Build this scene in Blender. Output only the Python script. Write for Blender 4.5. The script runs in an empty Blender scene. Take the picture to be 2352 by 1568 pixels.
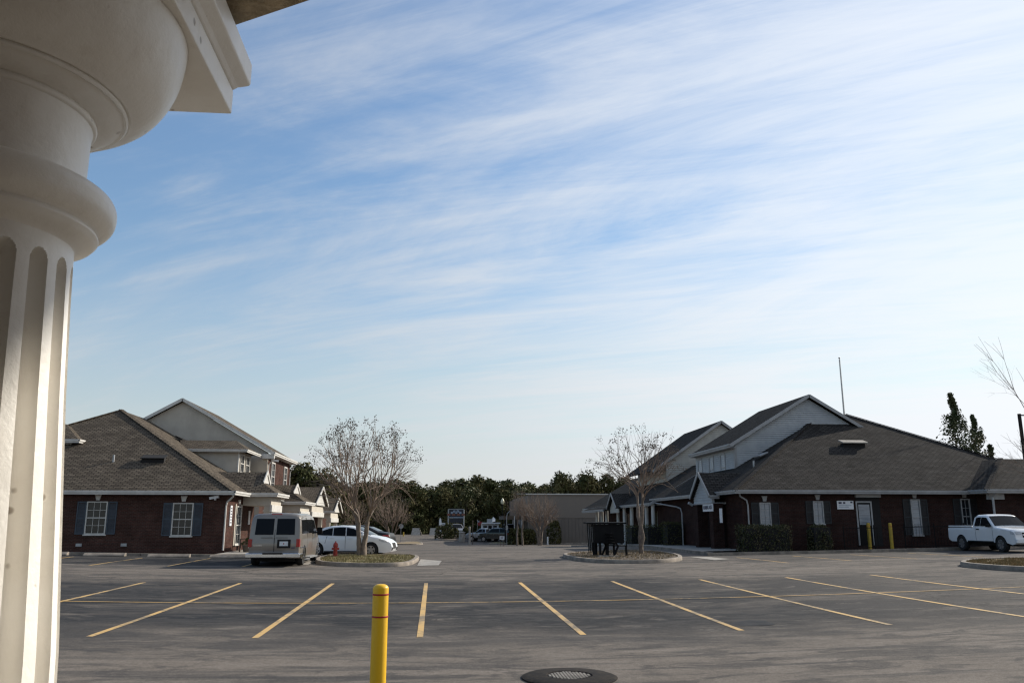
import bpy, bmesh, math, random
from mathutils import Vector, Matrix
from mathutils import noise as mn
R = math.radians
rnd = random.Random(7)
S = bpy.context.scene
C = S.collection

# ------------------------------------------------------------------ camera, sky, sun, exposure
EYE = 2.10
PITCH = math.atan(416 / 1899)
YAW = .09
cam_d = bpy.data.cameras.new("camera"); cam = bpy.data.objects.new("camera", cam_d); C.objects.link(cam)
cam_d.sensor_width = 22.3; cam_d.lens = 18.0; cam_d.clip_start = .05; cam_d.clip_end = 3000
cam.location = (0, 0, EYE); cam.rotation_euler = (math.pi / 2 + PITCH, 0, -YAW)
S.camera = cam
SUN_EL, SUN_AZ = R(29), R(29)          # azimuth measured from +X towards +Y
sd = Vector((math.cos(SUN_EL) * math.cos(SUN_AZ), math.cos(SUN_EL) * math.sin(SUN_AZ), math.sin(SUN_EL)))
S.view_settings.view_transform = 'Standard'; S.view_settings.look = 'None'
S.view_settings.gamma = 1; S.view_settings.use_curve_mapping = False
S.view_settings.exposure = 0.12
S.render.filter_size = 1.7
S.render.engine = 'CYCLES'
S.cycles.pixel_filter_type = 'BLACKMAN_HARRIS'; S.cycles.filter_width = 1.3
S.cycles.use_denoising = True
S.cycles.max_bounces = 6; S.cycles.diffuse_bounces = 3; S.cycles.transparent_max_bounces = 6

W = bpy.data.worlds.new("World"); S.world = W; W.use_nodes = True
nt = W.node_tree; nt.nodes.clear()
def N(nt, t, **kw):
    n = nt.nodes.new(t)
    for k, v in kw.items():
        if k in n.inputs.keys(): n.inputs[k].default_value = v
        else: setattr(n, k, v)
    return n
def math_(nt, op, a, b=None, c=None, clamp=False):
    n = nt.nodes.new('ShaderNodeMath'); n.operation = op; n.use_clamp = clamp
    for i, v in enumerate((a, b, c)):
        if v is None: continue
        if isinstance(v, (int, float)): n.inputs[i].default_value = v
        else: nt.links.new(v, n.inputs[i])
    return n.outputs[0]
def ramp(nt, fac, stops, interp='LINEAR'):
    n = nt.nodes.new('ShaderNodeValToRGB'); n.color_ramp.interpolation = interp
    e = n.color_ramp.elements
    while len(e) < len(stops): e.new(.5)
    for el, (p, c) in zip(e, stops):
        el.position = p; el.color = (c, c, c, 1) if isinstance(c, (int, float)) else (*c, 1)
    nt.links.new(fac, n.inputs[0]); return n.outputs[0]
def maprange(nt, v, a, b, c=0., d=1.):
    n = nt.nodes.new('ShaderNodeMapRange'); n.interpolation_type = 'SMOOTHSTEP'
    nt.links.new(v, n.inputs[0])
    for i, q in enumerate((a, b, c, d)): n.inputs[i + 1].default_value = q
    return n.outputs[0]
def mixc(nt, fac, a, b, mode='MIX'):
    n = nt.nodes.new('ShaderNodeMix'); n.data_type = 'RGBA'; n.blend_type = mode
    for idx, v in ((0, fac), (6, a), (7, b)):
        if isinstance(v, (int, float)): n.inputs[idx].default_value = v
        elif isinstance(v, tuple): n.inputs[idx].default_value = (*v, 1)
        else: nt.links.new(v, n.inputs[idx])
    return n.outputs[2]

sky = N(nt, 'ShaderNodeTexSky', sky_type='NISHITA', sun_disc=False)
sky.sun_elevation = SUN_EL
sky.sun_rotation = math.pi / 2 - SUN_AZ      # rotation is clockwise from +Y
sky.altitude = 50; sky.air_density = 1.5; sky.dust_density = .3; sky.ozone_density = 1.8
tc = nt.nodes.new('ShaderNodeTexCoord')
sep = nt.nodes.new('ShaderNodeSeparateXYZ'); nt.links.new(tc.outputs['Generated'], sep.inputs[0])
zz = math_(nt, 'MAXIMUM', sep.outputs[2], 0.0)
den = math_(nt, 'ADD', zz, .13)
px_ = math_(nt, 'DIVIDE', sep.outputs[0], den); py_ = math_(nt, 'DIVIDE', sep.outputs[1], den)
cmb = nt.nodes.new('ShaderNodeCombineXYZ'); nt.links.new(px_, cmb.inputs[0]); nt.links.new(py_, cmb.inputs[1])
def streak(rot, sc, detail, rough, dist, loc=(0, 0, 0)):
    mp = nt.nodes.new('ShaderNodeMapping'); nt.links.new(cmb.outputs[0], mp.inputs[0])
    mp.vector_type = 'TEXTURE'
    mp.inputs['Rotation'].default_value = (0, 0, R(rot)); mp.inputs['Scale'].default_value = (1 / sc[0], 1 / sc[1], 1)
    mp.inputs['Location'].default_value = loc
    n = N(nt, 'ShaderNodeTexNoise', Scale=1.0, Detail=detail, Roughness=rough, Distortion=dist)
    nt.links.new(mp.outputs[0], n.inputs['Vector'])
    return n.outputs[0]
n1 = streak(-34, (.55, 1.7), 10, .64, 1.5)
n2 = streak(-25, (.9, 5.6), 10, .68, 1.1, (3, 1, 0))
n3 = streak(-24, (.30, .62), 3, .5, .3, (.35, .2, 0))
base = math_(nt, 'ADD', math_(nt, 'MULTIPLY', n1, .46), math_(nt, 'ADD', math_(nt, 'MULTIPLY', n2, .27), math_(nt, 'MULTIPLY', n3, .34)))
# thin high cloud thickens to the right of the street
bias = math_(nt, 'MULTIPLY', math_(nt, 'ADD', math_(nt, 'MULTIPLY', sep.outputs[0], .8), math_(nt, 'MULTIPLY', sep.outputs[1], .04)), .30)
cover = math_(nt, 'ADD', base, bias)
cloud = maprange(nt, cover, .41, .74)
low = maprange(nt, zz, .0, .36, .92, 0.)
vd = nt.nodes.new('ShaderNodeVectorMath'); vd.operation = 'DOT_PRODUCT'
nt.links.new(tc.outputs['Generated'], vd.inputs[0]); vd.inputs[1].default_value = sd
fwd = maprange(nt, vd.outputs['Value'], .15, 1.0, 0., 1.)
fwd2 = math_(nt, 'POWER', fwd, 1.6)
cl_b = math_(nt, 'MULTIPLY_ADD', fwd2, 3.3, 6.2)          # cloud radiance, brighter towards the sun
cl_c = nt.nodes.new('ShaderNodeVectorMath'); cl_c.operation = 'SCALE'
cl_c.inputs[0].default_value = (.95, .985, 1.03); nt.links.new(cl_b, cl_c.inputs['Scale'])
amount = math_(nt, 'ADD', math_(nt, 'MULTIPLY', low, .72), math_(nt, 'MULTIPLY', math_(nt, 'MULTIPLY_ADD', cloud, .74, .05), math_(nt, 'SUBTRACT', 1.0, math_(nt, 'MULTIPLY', low, .55))), clamp=True)
veil = math_(nt, 'MAXIMUM', amount, .05)
# the bright disc-side of the clear sky is softened by the veil of high ice cloud
skc = nt.nodes.new('ShaderNodeMix'); skc.data_type = 'RGBA'; skc.blend_type = 'DARKEN'; skc.inputs[0].default_value = 1.0
skt = mixc(nt, 1.0, sky.outputs[0], (.84, 1.02, 1.24), 'MULTIPLY'); nt.links.new(skt, skc.inputs[6]); nt.links.new(cl_c.outputs[0], skc.inputs[7])
mixed = mixc(nt, veil, skc.outputs[2], cl_c.outputs[0])
bg = nt.nodes.new('ShaderNodeBackground'); bg.inputs[1].default_value = .10
nt.links.new(mixed, bg.inputs[0])
wo = nt.nodes.new('ShaderNodeOutputWorld'); nt.links.new(bg.outputs[0], wo.inputs[0])

sl = bpy.data.lights.new("sun", 'SUN'); sl.energy = 5.0; sl.angle = R(.55); sl.color = (1, .93, .82)
so = bpy.data.objects.new("sun", sl); C.objects.link(so)
so.rotation_euler = (-sd).to_track_quat('-Z', 'Y').to_euler(); so.location = (60, 40, 60)

# ------------------------------------------------------------------ ground height and pixel helpers
F_, CX, CY = 1899, 1176, 784
cyw, syw = math.cos(YAW), math.sin(YAW)
def wc(X, Y): return X * cyw - Y * syw, X * syw + Y * cyw
def cw(a, b): return a * cyw + b * syw, -a * syw + b * cyw
def gz(X, Y):
    xc, yc = wc(X, Y)
    y = max(yc, 8.); t = max(-.72, min(.72, xc / y))
    base = .0128 * (yc if yc < 34 else 34 + 4 * (1 - math.exp(-(yc - 34) / 4)))
    base = max(base, -.1)
    def ss(a, b):
        u = max(0., min(1., (yc - a) / (b - a))); return u * u * (3 - 2 * u)
    base += -.98 * ss(52, 100) + .68 * ss(106, 122)
    return base + .09 * (.219 + 1.6 / y) * t * t * min(y, 60) + .003 * max(-12, min(12, xc))
def ray(x, y):
    a = (x - CX) / F_; b = -(y - CY) / F_
    X, Y = cw(a, math.cos(PITCH) - b * math.sin(PITCH))
    return X, Y, math.sin(PITCH) + b * math.cos(PITCH)
def G(x, y):
    a, b, z = ray(x, y); t = 1.
    while EYE + z * t > gz(a * t, b * t) and t < 900: t *= 1.004
    return Vector((a * t, b * t, gz(a * t, b * t)))
def AY(x, y, Y):
    a, b, z = ray(x, y); t = Y / b
    return Vector((a * t, Y, EYE + z * t))

# ------------------------------------------------------------------ object helpers
def tag(o, label=None, cat=None, group=None, kind=None):
    if label: o['label'] = label
    if cat: o['category'] = cat
    if group: o['group'] = group
    if kind: o['kind'] = kind
    return o
ORG = {}
def empty(name, loc, label=None, cat=None, group=None, rz=0, kind=None):
    o = bpy.data.objects.new(name, None); C.objects.link(o); o.location = loc; o.rotation_euler = (0, 0, rz)
    o.empty_display_size = .3
    ORG[o.name] = Vector(loc); return tag(o, label, cat, group, kind)
def copy_tree(o, parent=None):
    c = o.copy(); C.objects.link(c)
    if parent: c.parent = parent
    for ch in [x for x in KIDS.get(o.name, [])]:
        k = copy_tree(ch, c)
    return c
KIDS = {}
class MB:
    def __init__(s): s.v = []; s.f = []; s.mi = []
    def add(s, vs, fs, mi=0):
        b = len(s.v); s.v += [Vector(p) for p in vs]; s.f += [[b + i for i in f] for f in fs]; s.mi += [mi] * len(fs); return s
    def box(s, x0, x1, y0, y1, z0, z1, mi=0):
        x0, x1 = sorted((x0, x1)); y0, y1 = sorted((y0, y1)); z0, z1 = sorted((z0, z1))
        return s.add([(x, y, z) for z in (z0, z1) for y in (y0, y1) for x in (x0, x1)],
                     [(0, 2, 3, 1), (4, 5, 7, 6), (0, 1, 5, 4), (2, 6, 7, 3), (0, 4, 6, 2), (1, 3, 7, 5)], mi)
    def bar(s, p, q, w, h, up=(0, 0, 1), mi=0):
        p = Vector(p); q = Vector(q); d = (q - p).normalized(); u = Vector(up)
        sx = d.cross(u)
        if sx.length < 1e-4: sx = Vector((1, 0, 0))
        sx.normalize(); sy = sx.cross(d).normalized()
        vs = [c + sx * a * w / 2 + sy * b * h / 2 for c in (p, q) for a, b in ((-1, -1), (1, -1), (1, 1), (-1, 1))]
        return s.add(vs, [(3, 2, 1, 0), (4, 5, 6, 7), (0, 1, 5, 4), (1, 2, 6, 5), (2, 3, 7, 6), (3, 0, 4, 7)], mi)
    def tube(s, pts, rad, n=8, cap=True, mi=0):
        pts = [Vector(p) for p in pts]; rad = rad if isinstance(rad, (list, tuple)) else [rad] * len(pts)
        b = len(s.v); pu = None
        for i, p in enumerate(pts):
            d = (pts[min(i + 1, len(pts) - 1)] - pts[max(i - 1, 0)]).normalized()
            if pu is None: pu = d.orthogonal().normalized()
            pu = (pu - d * pu.dot(d)); pu = pu.normalized() if pu.length > 1e-5 else d.orthogonal().normalized()
            w = d.cross(pu)
            for k in range(n):
                a = 2 * math.pi * k / n; s.v.append(p + (pu * math.cos(a) + w * math.sin(a)) * rad[i])
        for i in range(len(pts) - 1):
            for k in range(n):
                s.f.append([b + i * n + k, b + i * n + (k + 1) % n, b + (i + 1) * n + (k + 1) % n, b + (i + 1) * n + k]); s.mi.append(mi)
        if cap:
            s.f.append([b + k for k in range(n)][::-1]); s.f.append([b + (len(pts) - 1) * n + k for k in range(n)]); s.mi += [mi, mi]
        return s
    def lathe(s, prof, c=(0, 0), n=24, mi=0, cap=True):
        b = len(s.v)
        for r, z in prof:
            for k in range(n):
                a = 2 * math.pi * k / n; s.v.append(Vector((c[0] + r * math.cos(a), c[1] + r * math.sin(a), z)))
        for i in range(len(prof) - 1):
            for k in range(n):
                s.f.append([b + i * n + k, b + i * n + (k + 1) % n, b + (i + 1) * n + (k + 1) % n, b + (i + 1) * n + k]); s.mi.append(mi)
        if cap:
            s.f.append([b + k for k in range(n)][::-1]); s.f.append([b + (len(prof) - 1) * n + k for k in range(n)]); s.mi += [mi, mi]
        return s
    def prism(s, pts, off, mi=0):
        pts = [Vector(p) for p in pts]; off = Vector(off); n = len(pts)
        nr = Vector()
        for i in range(n): nr += pts[i].cross(pts[(i + 1) % n])
        if nr.dot(off) > 0: pts = pts[::-1]
        vs = pts + [p + off for p in pts]
        fs = [list(range(n)), [n + i for i in range(n)][::-1]] + [[i, n + i, n + (i + 1) % n, (i + 1) % n] for i in range(n)]
        return s.add(vs, fs, mi)
    def slab(s, pts, th, mi=0):
        pts = [Vector(p) for p in pts]; nr = Vector()
        for i in range(len(pts)): nr += pts[i].cross(pts[(i + 1) % len(pts)])
        nr.normalize()
        if nr.z < 0: nr = -nr
        return s.prism(pts, -nr * th, mi)
    def build(s, name, mat, parent=None, smooth=False, ang=35, bev=0, kind=None, label=None, cat=None, group=None, world=True):
        o0 = Vector((0, 0, 0))
        if parent is not None and world: o0 = ORG.get(parent.name, o0)
        me = bpy.data.meshes.new(name)
        me.from_pydata([p - o0 for p in s.v], [], s.f)
        mats = mat if isinstance(mat, (list, tuple)) else [mat]
        for m in mats: me.materials.append(m)
        me.polygons.foreach_set('material_index', s.mi)
        uv = me.uv_layers.new(name='UVMap').data
        for p in me.polygons:
            nr = p.normal
            if abs(nr.z) > .985: t = Vector((1, 0, 0)); u = Vector((0, 1, 0))
            else: t = Vector((-nr.y, nr.x, 0)).normalized(); u = nr.cross(t)
            for li in p.loop_indices:
                q = s.v[me.loops[li].vertex_index]; uv[li].uv = (q.dot(t), q.dot(u))
        if smooth:
            me.shade_smooth(); me.set_sharp_from_angle(angle=R(ang))
        o = bpy.data.objects.new(name, me); C.objects.link(o)
        if parent is not None:
            o.parent = parent; ORG[o.name] = o0; KIDS.setdefault(parent.name, []).append(o)
        else: ORG[o.name] = Vector((0, 0, 0))
        if bev:
            m = o.modifiers.new('bevel', 'BEVEL'); m.width = bev; m.segments = 2; m.limit_method = 'ANGLE'
        me.update()
        return tag(o, label, cat, group, kind)

# ------------------------------------------------------------------ materials
def pm(name, col, col2=None, sc=4., rough=.7, metal=0., bump=0., bsc=60., spec=.5, fac=(.35, .65), coat=0., obj=True, stretch=None):
    m = bpy.data.materials.new(name); m.use_nodes = True; t = m.node_tree; b = t.nodes['Principled BSDF']
    b.inputs['Roughness'].default_value = rough; b.inputs['Metallic'].default_value = metal
    b.inputs['Specular IOR Level'].default_value = spec; b.inputs['Coat Weight'].default_value = coat
    col2 = col2 or tuple(c * .8 for c in col)
    tcn = t.nodes.new('ShaderNodeTexCoord'); vec = tcn.outputs['Object']
    if stretch:
        mp = t.nodes.new('ShaderNodeMapping'); mp.inputs['Scale'].default_value = stretch; t.links.new(vec, mp.inputs[0]); vec = mp.outputs[0]
    n = N(t, 'ShaderNodeTexNoise', Scale=sc, Detail=5., Roughness=.6); t.links.new(vec, n.inputs['Vector'])
    f = maprange(t, n.outputs[0], fac[0], fac[1])
    c = mixc(t, f, col, col2); t.links.new(c, b.inputs['Base Color'])
    if bump:
        n2 = N(t, 'ShaderNodeTexNoise', Scale=bsc, Detail=4.); t.links.new(vec, n2.inputs['Vector'])
        bp = N(t, 'ShaderNodeBump', Strength=min(1, bump), Distance=.01); t.links.new(n2.outputs[0], bp.inputs['Height']); t.links.new(bp.outputs[0], b.inputs['Normal'])
    return m
def brickm(name, c1, c2, mortar, bw=.203, bh=.067, ms=.011, off=.5, bump=.6, var=.5, rough=.85, big=None, course_shadow=0):
    m = bpy.data.materials.new(name); m.use_nodes = True; t = m.node_tree; b = t.nodes['Principled BSDF']
    uvn = t.nodes.new('ShaderNodeUVMap'); uvn.uv_map = 'UVMap'
    br = t.nodes.new('ShaderNodeTexBrick'); br.offset = off
    t.links.new(uvn.outputs[0], br.inputs['Vector'])
    br.inputs['Scale'].default_value = 1; br.inputs['Brick Width'].default_value = bw; br.inputs['Row Height'].default_value = bh
    br.inputs['Mortar Size'].default_value = ms; br.inputs['Mortar Smooth'].default_value = .2
    br.inputs['Color1'].default_value = (*c1, 1); br.inputs['Color2'].default_value = (*c2, 1); br.inputs['Mortar'].default_value = (*mortar, 1)
    n = N(t, 'ShaderNodeTexNoise', Scale=1.3, Detail=6., Roughness=.65); t.links.new(uvn.outputs[0], n.inputs['Vector'])
    f = maprange(t, n.outputs[0], .3, .7, 1 - var * .5, 1 + var * .5)
    n2 = N(t, 'ShaderNodeTexNoise', Scale=14., Detail=3.); t.links.new(uvn.outputs[0], n2.inputs['Vector'])
    f2 = maprange(t, n2.outputs[0], .3, .7, .85, 1.15)
    vm = t.nodes.new('ShaderNodeVectorMath'); vm.operation = 'SCALE'
    t.links.new(br.outputs[0], vm.inputs[0]); t.links.new(math_(t, 'MULTIPLY', f, f2), vm.inputs['Scale'])
    t.links.new(vm.outputs[0], b.inputs['Base Color']); b.inputs['Roughness'].default_value = rough
    b.inputs['Specular IOR Level'].default_value = .04
    bp = N(t, 'ShaderNodeBump', Strength=bump, Distance=.02); bp.invert = True
    t.links.new(br.outputs['Fac'], bp.inputs['Height']); t.links.new(bp.outputs[0], b.inputs['Normal'])
    return m
M = {}
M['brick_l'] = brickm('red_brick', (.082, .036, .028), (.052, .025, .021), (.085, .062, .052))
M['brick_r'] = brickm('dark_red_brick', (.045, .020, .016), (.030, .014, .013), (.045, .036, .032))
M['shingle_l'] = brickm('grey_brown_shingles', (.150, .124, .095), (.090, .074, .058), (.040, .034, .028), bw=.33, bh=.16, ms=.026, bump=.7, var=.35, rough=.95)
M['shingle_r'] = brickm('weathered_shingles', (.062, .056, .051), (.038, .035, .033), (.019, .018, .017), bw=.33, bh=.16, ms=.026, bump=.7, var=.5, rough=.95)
M['trim'] = pm('white_trim', (.60, .58, .54), (.50, .485, .45), sc=3, rough=.5)
M['stucco'] = pm('beige_stucco', (.50, .46, .39), (.44, .40, .34), sc=1.5, rough=.9, bump=.3, bsc=40)
M['siding'] = pm('pale_grey_siding', (.42, .44, .45), (.36, .38, .40), sc=2, rough=.6)
M['siding_tan'] = pm('pale_tan_siding', (.44, .43, .39), (.38, .37, .34), sc=2, rough=.6)
M['soffit'] = pm('soffit', (.45, .44, .42), rough=.7)
M['glass'] = pm('window_glass', (.010, .013, .016), (.016, .02, .024), rough=.06, spec=.4)
M['blind'] = pm('blinds_behind_glass', (.25, .28, .31), (.16, .18, .21), sc=1, rough=.12, spec=.8, stretch=(1, 1, 18))
M['pane_sky'] = pm('sky_reflection_pane', (.66, .69, .72), (.58, .62, .66), sc=1, rough=.2, spec=.8)  # sky reflection painted into the colour of the upper panes
M['shutter_blue'] = pm('blue_grey_shutter', (.055, .075, .10), (.045, .06, .08), rough=.6)
M['shutter_black'] = pm('black_shutter', (.014, .018, .022), rough=.6)
M['black'] = pm('black_paint', (.008, .008, .009), (.011, .011, .011), rough=.8, spec=.15)
M['dark'] = pm('dark_recess', (.012, .011, .011), rough=.9)
M['concrete'] = pm('concrete', (.36, .33, .29), (.25, .23, .20), sc=3, rough=.9, bump=.5, bsc=50)
M['kerb'] = pm('kerb_concrete', (.31, .26, .21), (.17, .145, .12), sc=2.2, rough=.9, bump=.5, bsc=50)
M['soil'] = pm('mulch', (.055, .038, .026), (.09, .065, .045), sc=12, rough=1, bump=1, bsc=40)
M['grass'] = pm('winter_grass', (.16, .15, .06), (.24, .19, .10), sc=3, rough=1)
M['deadgrass'] = pm('dry_grass', (.26, .19, .10), (.18, .13, .07), sc=5, rough=1)
M['grass3'] = pm('sunlit_dry_grass', (.24, .16, .07), (.17, .13, .06), sc=2.5, rough=1)
M['trim_r'] = pm('shaded_white_trim', (.36, .36, .36), (.29, .29, .29), sc=3, rough=.55)  # the same white trim, with the right-hand buildings' shade put into its colour
M['hedge'] = pm('hedge_leaf', (.035, .045, .018), (.10, .085, .045), sc=3, rough=.6, spec=.12)
M['leaf'] = pm('evergreen_leaf', (.055, .062, .024), (.10, .085, .035), sc=.35, rough=.9, fac=(.4, .62), spec=.12)
M['leaf2'] = pm('cypress_leaf', (.04, .06, .025), (.09, .09, .04), sc=.8, rough=.6, spec=.12)
M['leaf3'] = pm('pine_needles', (.05, .062, .022), (.12, .105, .045), sc=.5, rough=.6, spec=.12)
M['bark'] = pm('smooth_bark', (.22, .17, .13), (.13, .10, .08), sc=6, rough=.8, bump=.4, bsc=20)
M['twig'] = pm('twig_bark', (.25, .18, .13), (.16, .115, .085), sc=4, rough=.85)
M['palebark'] = pm('pale_twig', (.34, .27, .21), (.25, .20, .16), sc=4, rough=.85)
M['seed'] = pm('seed_husk', (.05, .038, .03), (.08, .06, .045), sc=8, rough=.9)
M['line'] = pm('yellow_road_paint', (.56, .36, .13), (.40, .28, .13), sc=5, rough=.8, fac=(.45, .75), bump=.4, bsc=90)
M['bollard'] = pm('yellow_plastic_sleeve', (.80, .47, .012), (.62, .35, .02), sc=7, rough=.42, spec=.45, fac=(.5, .85), stretch=(1, 1, .35), bump=.12, bsc=30)
M['bollard_d'] = pm('yellow_painted_steel', (.45, .30, .02), (.36, .24, .03), sc=6, rough=.6)
M['redband'] = pm('red_tape', (.42, .012, .02), rough=.4)
M['iron'] = pm('cast_iron', (.022, .021, .021), (.04, .034, .029), sc=14, spec=.08, rough=.9, bump=.6, bsc=60)
M['hydrant'] = pm('red_hydrant_paint', (.40, .035, .02), (.28, .03, .02), sc=12, rough=.5)
M['vanpaint'] = pm('champagne_paint', (.24, .21, .178), (.225, .198, .168), sc=2, rough=.32, metal=.35, coat=.6)
M['whitepaint'] = pm('white_car_paint', (.78, .79, .80), (.76, .77, .78), rough=.25, coat=.8)
M['darkpaint'] = pm('dark_car_paint', (.010, .009, .010), rough=.4, spec=.25)
M['silverpaint'] = pm('silver_car_paint', (.35, .36, .37), rough=.3, metal=.5, coat=.6)
M['greenpaint'] = pm('dark_green_car_paint', (.02, .03, .03), rough=.25, coat=.7)
M['chrome'] = pm('chrome', (.75, .75, .76), (.7, .7, .7), rough=.18, metal=1.)
M['tyre'] = pm('tyre_rubber', (.015, .015, .015), rough=.85)
M['rim'] = pm('alloy_rim', (.55, .56, .58), rough=.3, metal=.8)
M['carglass'] = pm('tinted_glass', (.006, .007, .009), (.007, .008, .01), rough=.12, spec=.12)
M['taillamp'] = pm('red_lamp_lens', (.35, .012, .01), rough=.15, spec=.7)
M['headlamp'] = pm('clear_lamp_lens', (.55, .57, .6), rough=.08, spec=.8)
M['plate'] = pm('plate_white', (.65, .68, .70), rough=.4)
M['sign'] = pm('sign_white', (.75, .76, .78), (.7, .71, .73), rough=.45)
M['print'] = pm('sign_print', (.05, .05, .09), rough=.6)
M['printred'] = pm('sign_print_red', (.35, .05, .05), rough=.6)
M['wood'] = pm('weathered_wood', (.12, .09, .065), (.08, .06, .045), sc=6, rough=.85, stretch=(1, 1, 6))
M['metalwall'] = pm('tan_ribbed_metal', (.145, .123, .105), (.135, .115, .098), sc=1, rough=.6)
M['metalband'] = pm('pale_tan_metal', (.175, .15, .125), (.165, .14, .12), sc=1, rough=.6)
M['steel'] = pm('galvanised_steel', (.4, .41, .42), (.3, .31, .32), rough=.45, metal=.6)
M['lampglobe'] = pm('cream_lamp_globe', (.75, .70, .50), rough=.35)
M['patio_red'] = pm('red_cloth', (.3, .05, .05), rough=.8)
M['navy'] = pm('navy_panel', (.012, .016, .028), rough=.4)
M['orange'] = pm('orange_print', (.20, .07, .04), rough=.5)
M['bluew'] = pm('pale_blue_print', (.28, .34, .42), rough=.5)
M['flower'] = pm('mixed_goods', (.25, .2, .12), (.06, .09, .04), sc=5, rough=.9)
M['floor'] = pm('porch_concrete', (.17, .15, .12), rough=.9, bump=.3)

def plaster_mat():
    m = bpy.data.materials.new('painted_cast_stone'); m.use_nodes = True; t = m.node_tree; b = t.nodes['Principled BSDF']
    tcn = t.nodes.new('ShaderNodeTexCoord')
    n = N(t, 'ShaderNodeTexNoise', Scale=9., Detail=8., Roughness=.65); t.links.new(tcn.outputs['Object'], n.inputs['Vector'])
    mp = t.nodes.new('ShaderNodeMapping'); mp.inputs['Scale'].default_value = (14, 14, 1.3); t.links.new(tcn.outputs['Object'], mp.inputs[0])
    st = N(t, 'ShaderNodeTexNoise', Scale=2.2, Detail=6., Roughness=.6); t.links.new(mp.outputs[0], st.inputs['Vector'])
    c = mixc(t, maprange(t, n.outputs[0], .35, .72), (.86, .83, .77), (.80, .76, .69))
    c = mixc(t, maprange(t, st.outputs[0], .60, .82, 0, .30), c, (.52, .45, .36))
    vo = N(t, 'ShaderNodeTexVoronoi', Scale=27.); t.links.new(tcn.outputs['Object'], vo.inputs['Vector'])
    n4 = N(t, 'ShaderNodeTexNoise', Scale=5., Detail=2.); t.links.new(tcn.outputs['Object'], n4.inputs['Vector'])
    spot = math_(t, 'MULTIPLY', maprange(t, vo.outputs['Distance'], .17, .09), maprange(t, n4.outputs[0], .50, .56), clamp=True)
    c = mixc(t, math_(t, 'MULTIPLY', spot, .75), c, (.20, .15, .11))
    t.links.new(c, b.inputs['Base Color']); b.inputs['Roughness'].default_value = .42; b.inputs['Specular IOR Level'].default_value = .45
    n3 = N(t, 'ShaderNodeTexNoise', Scale=38., Detail=5., Roughness=.6); t.links.new(tcn.outputs['Object'], n3.inputs['Vector'])
    hsum = math_(t, 'SUBTRACT', math_(t, 'MULTIPLY_ADD', n.outputs[0], 1.6, n3.outputs[0]), math_(t, 'MULTIPLY', spot, 1.2))
    bp = N(t, 'ShaderNodeBump', Strength=.35, Distance=.004); t.links.new(hsum, bp.inputs['Height']); t.links.new(bp.outputs[0], b.inputs['Normal'])
    return m
M['column'] = plaster_mat()
M['soffit_rough'] = pm('rough_stucco_soffit', (.46, .37, .25), (.30, .24, .16), sc=22, rough=.95, bump=1., bsc=70)

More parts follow.
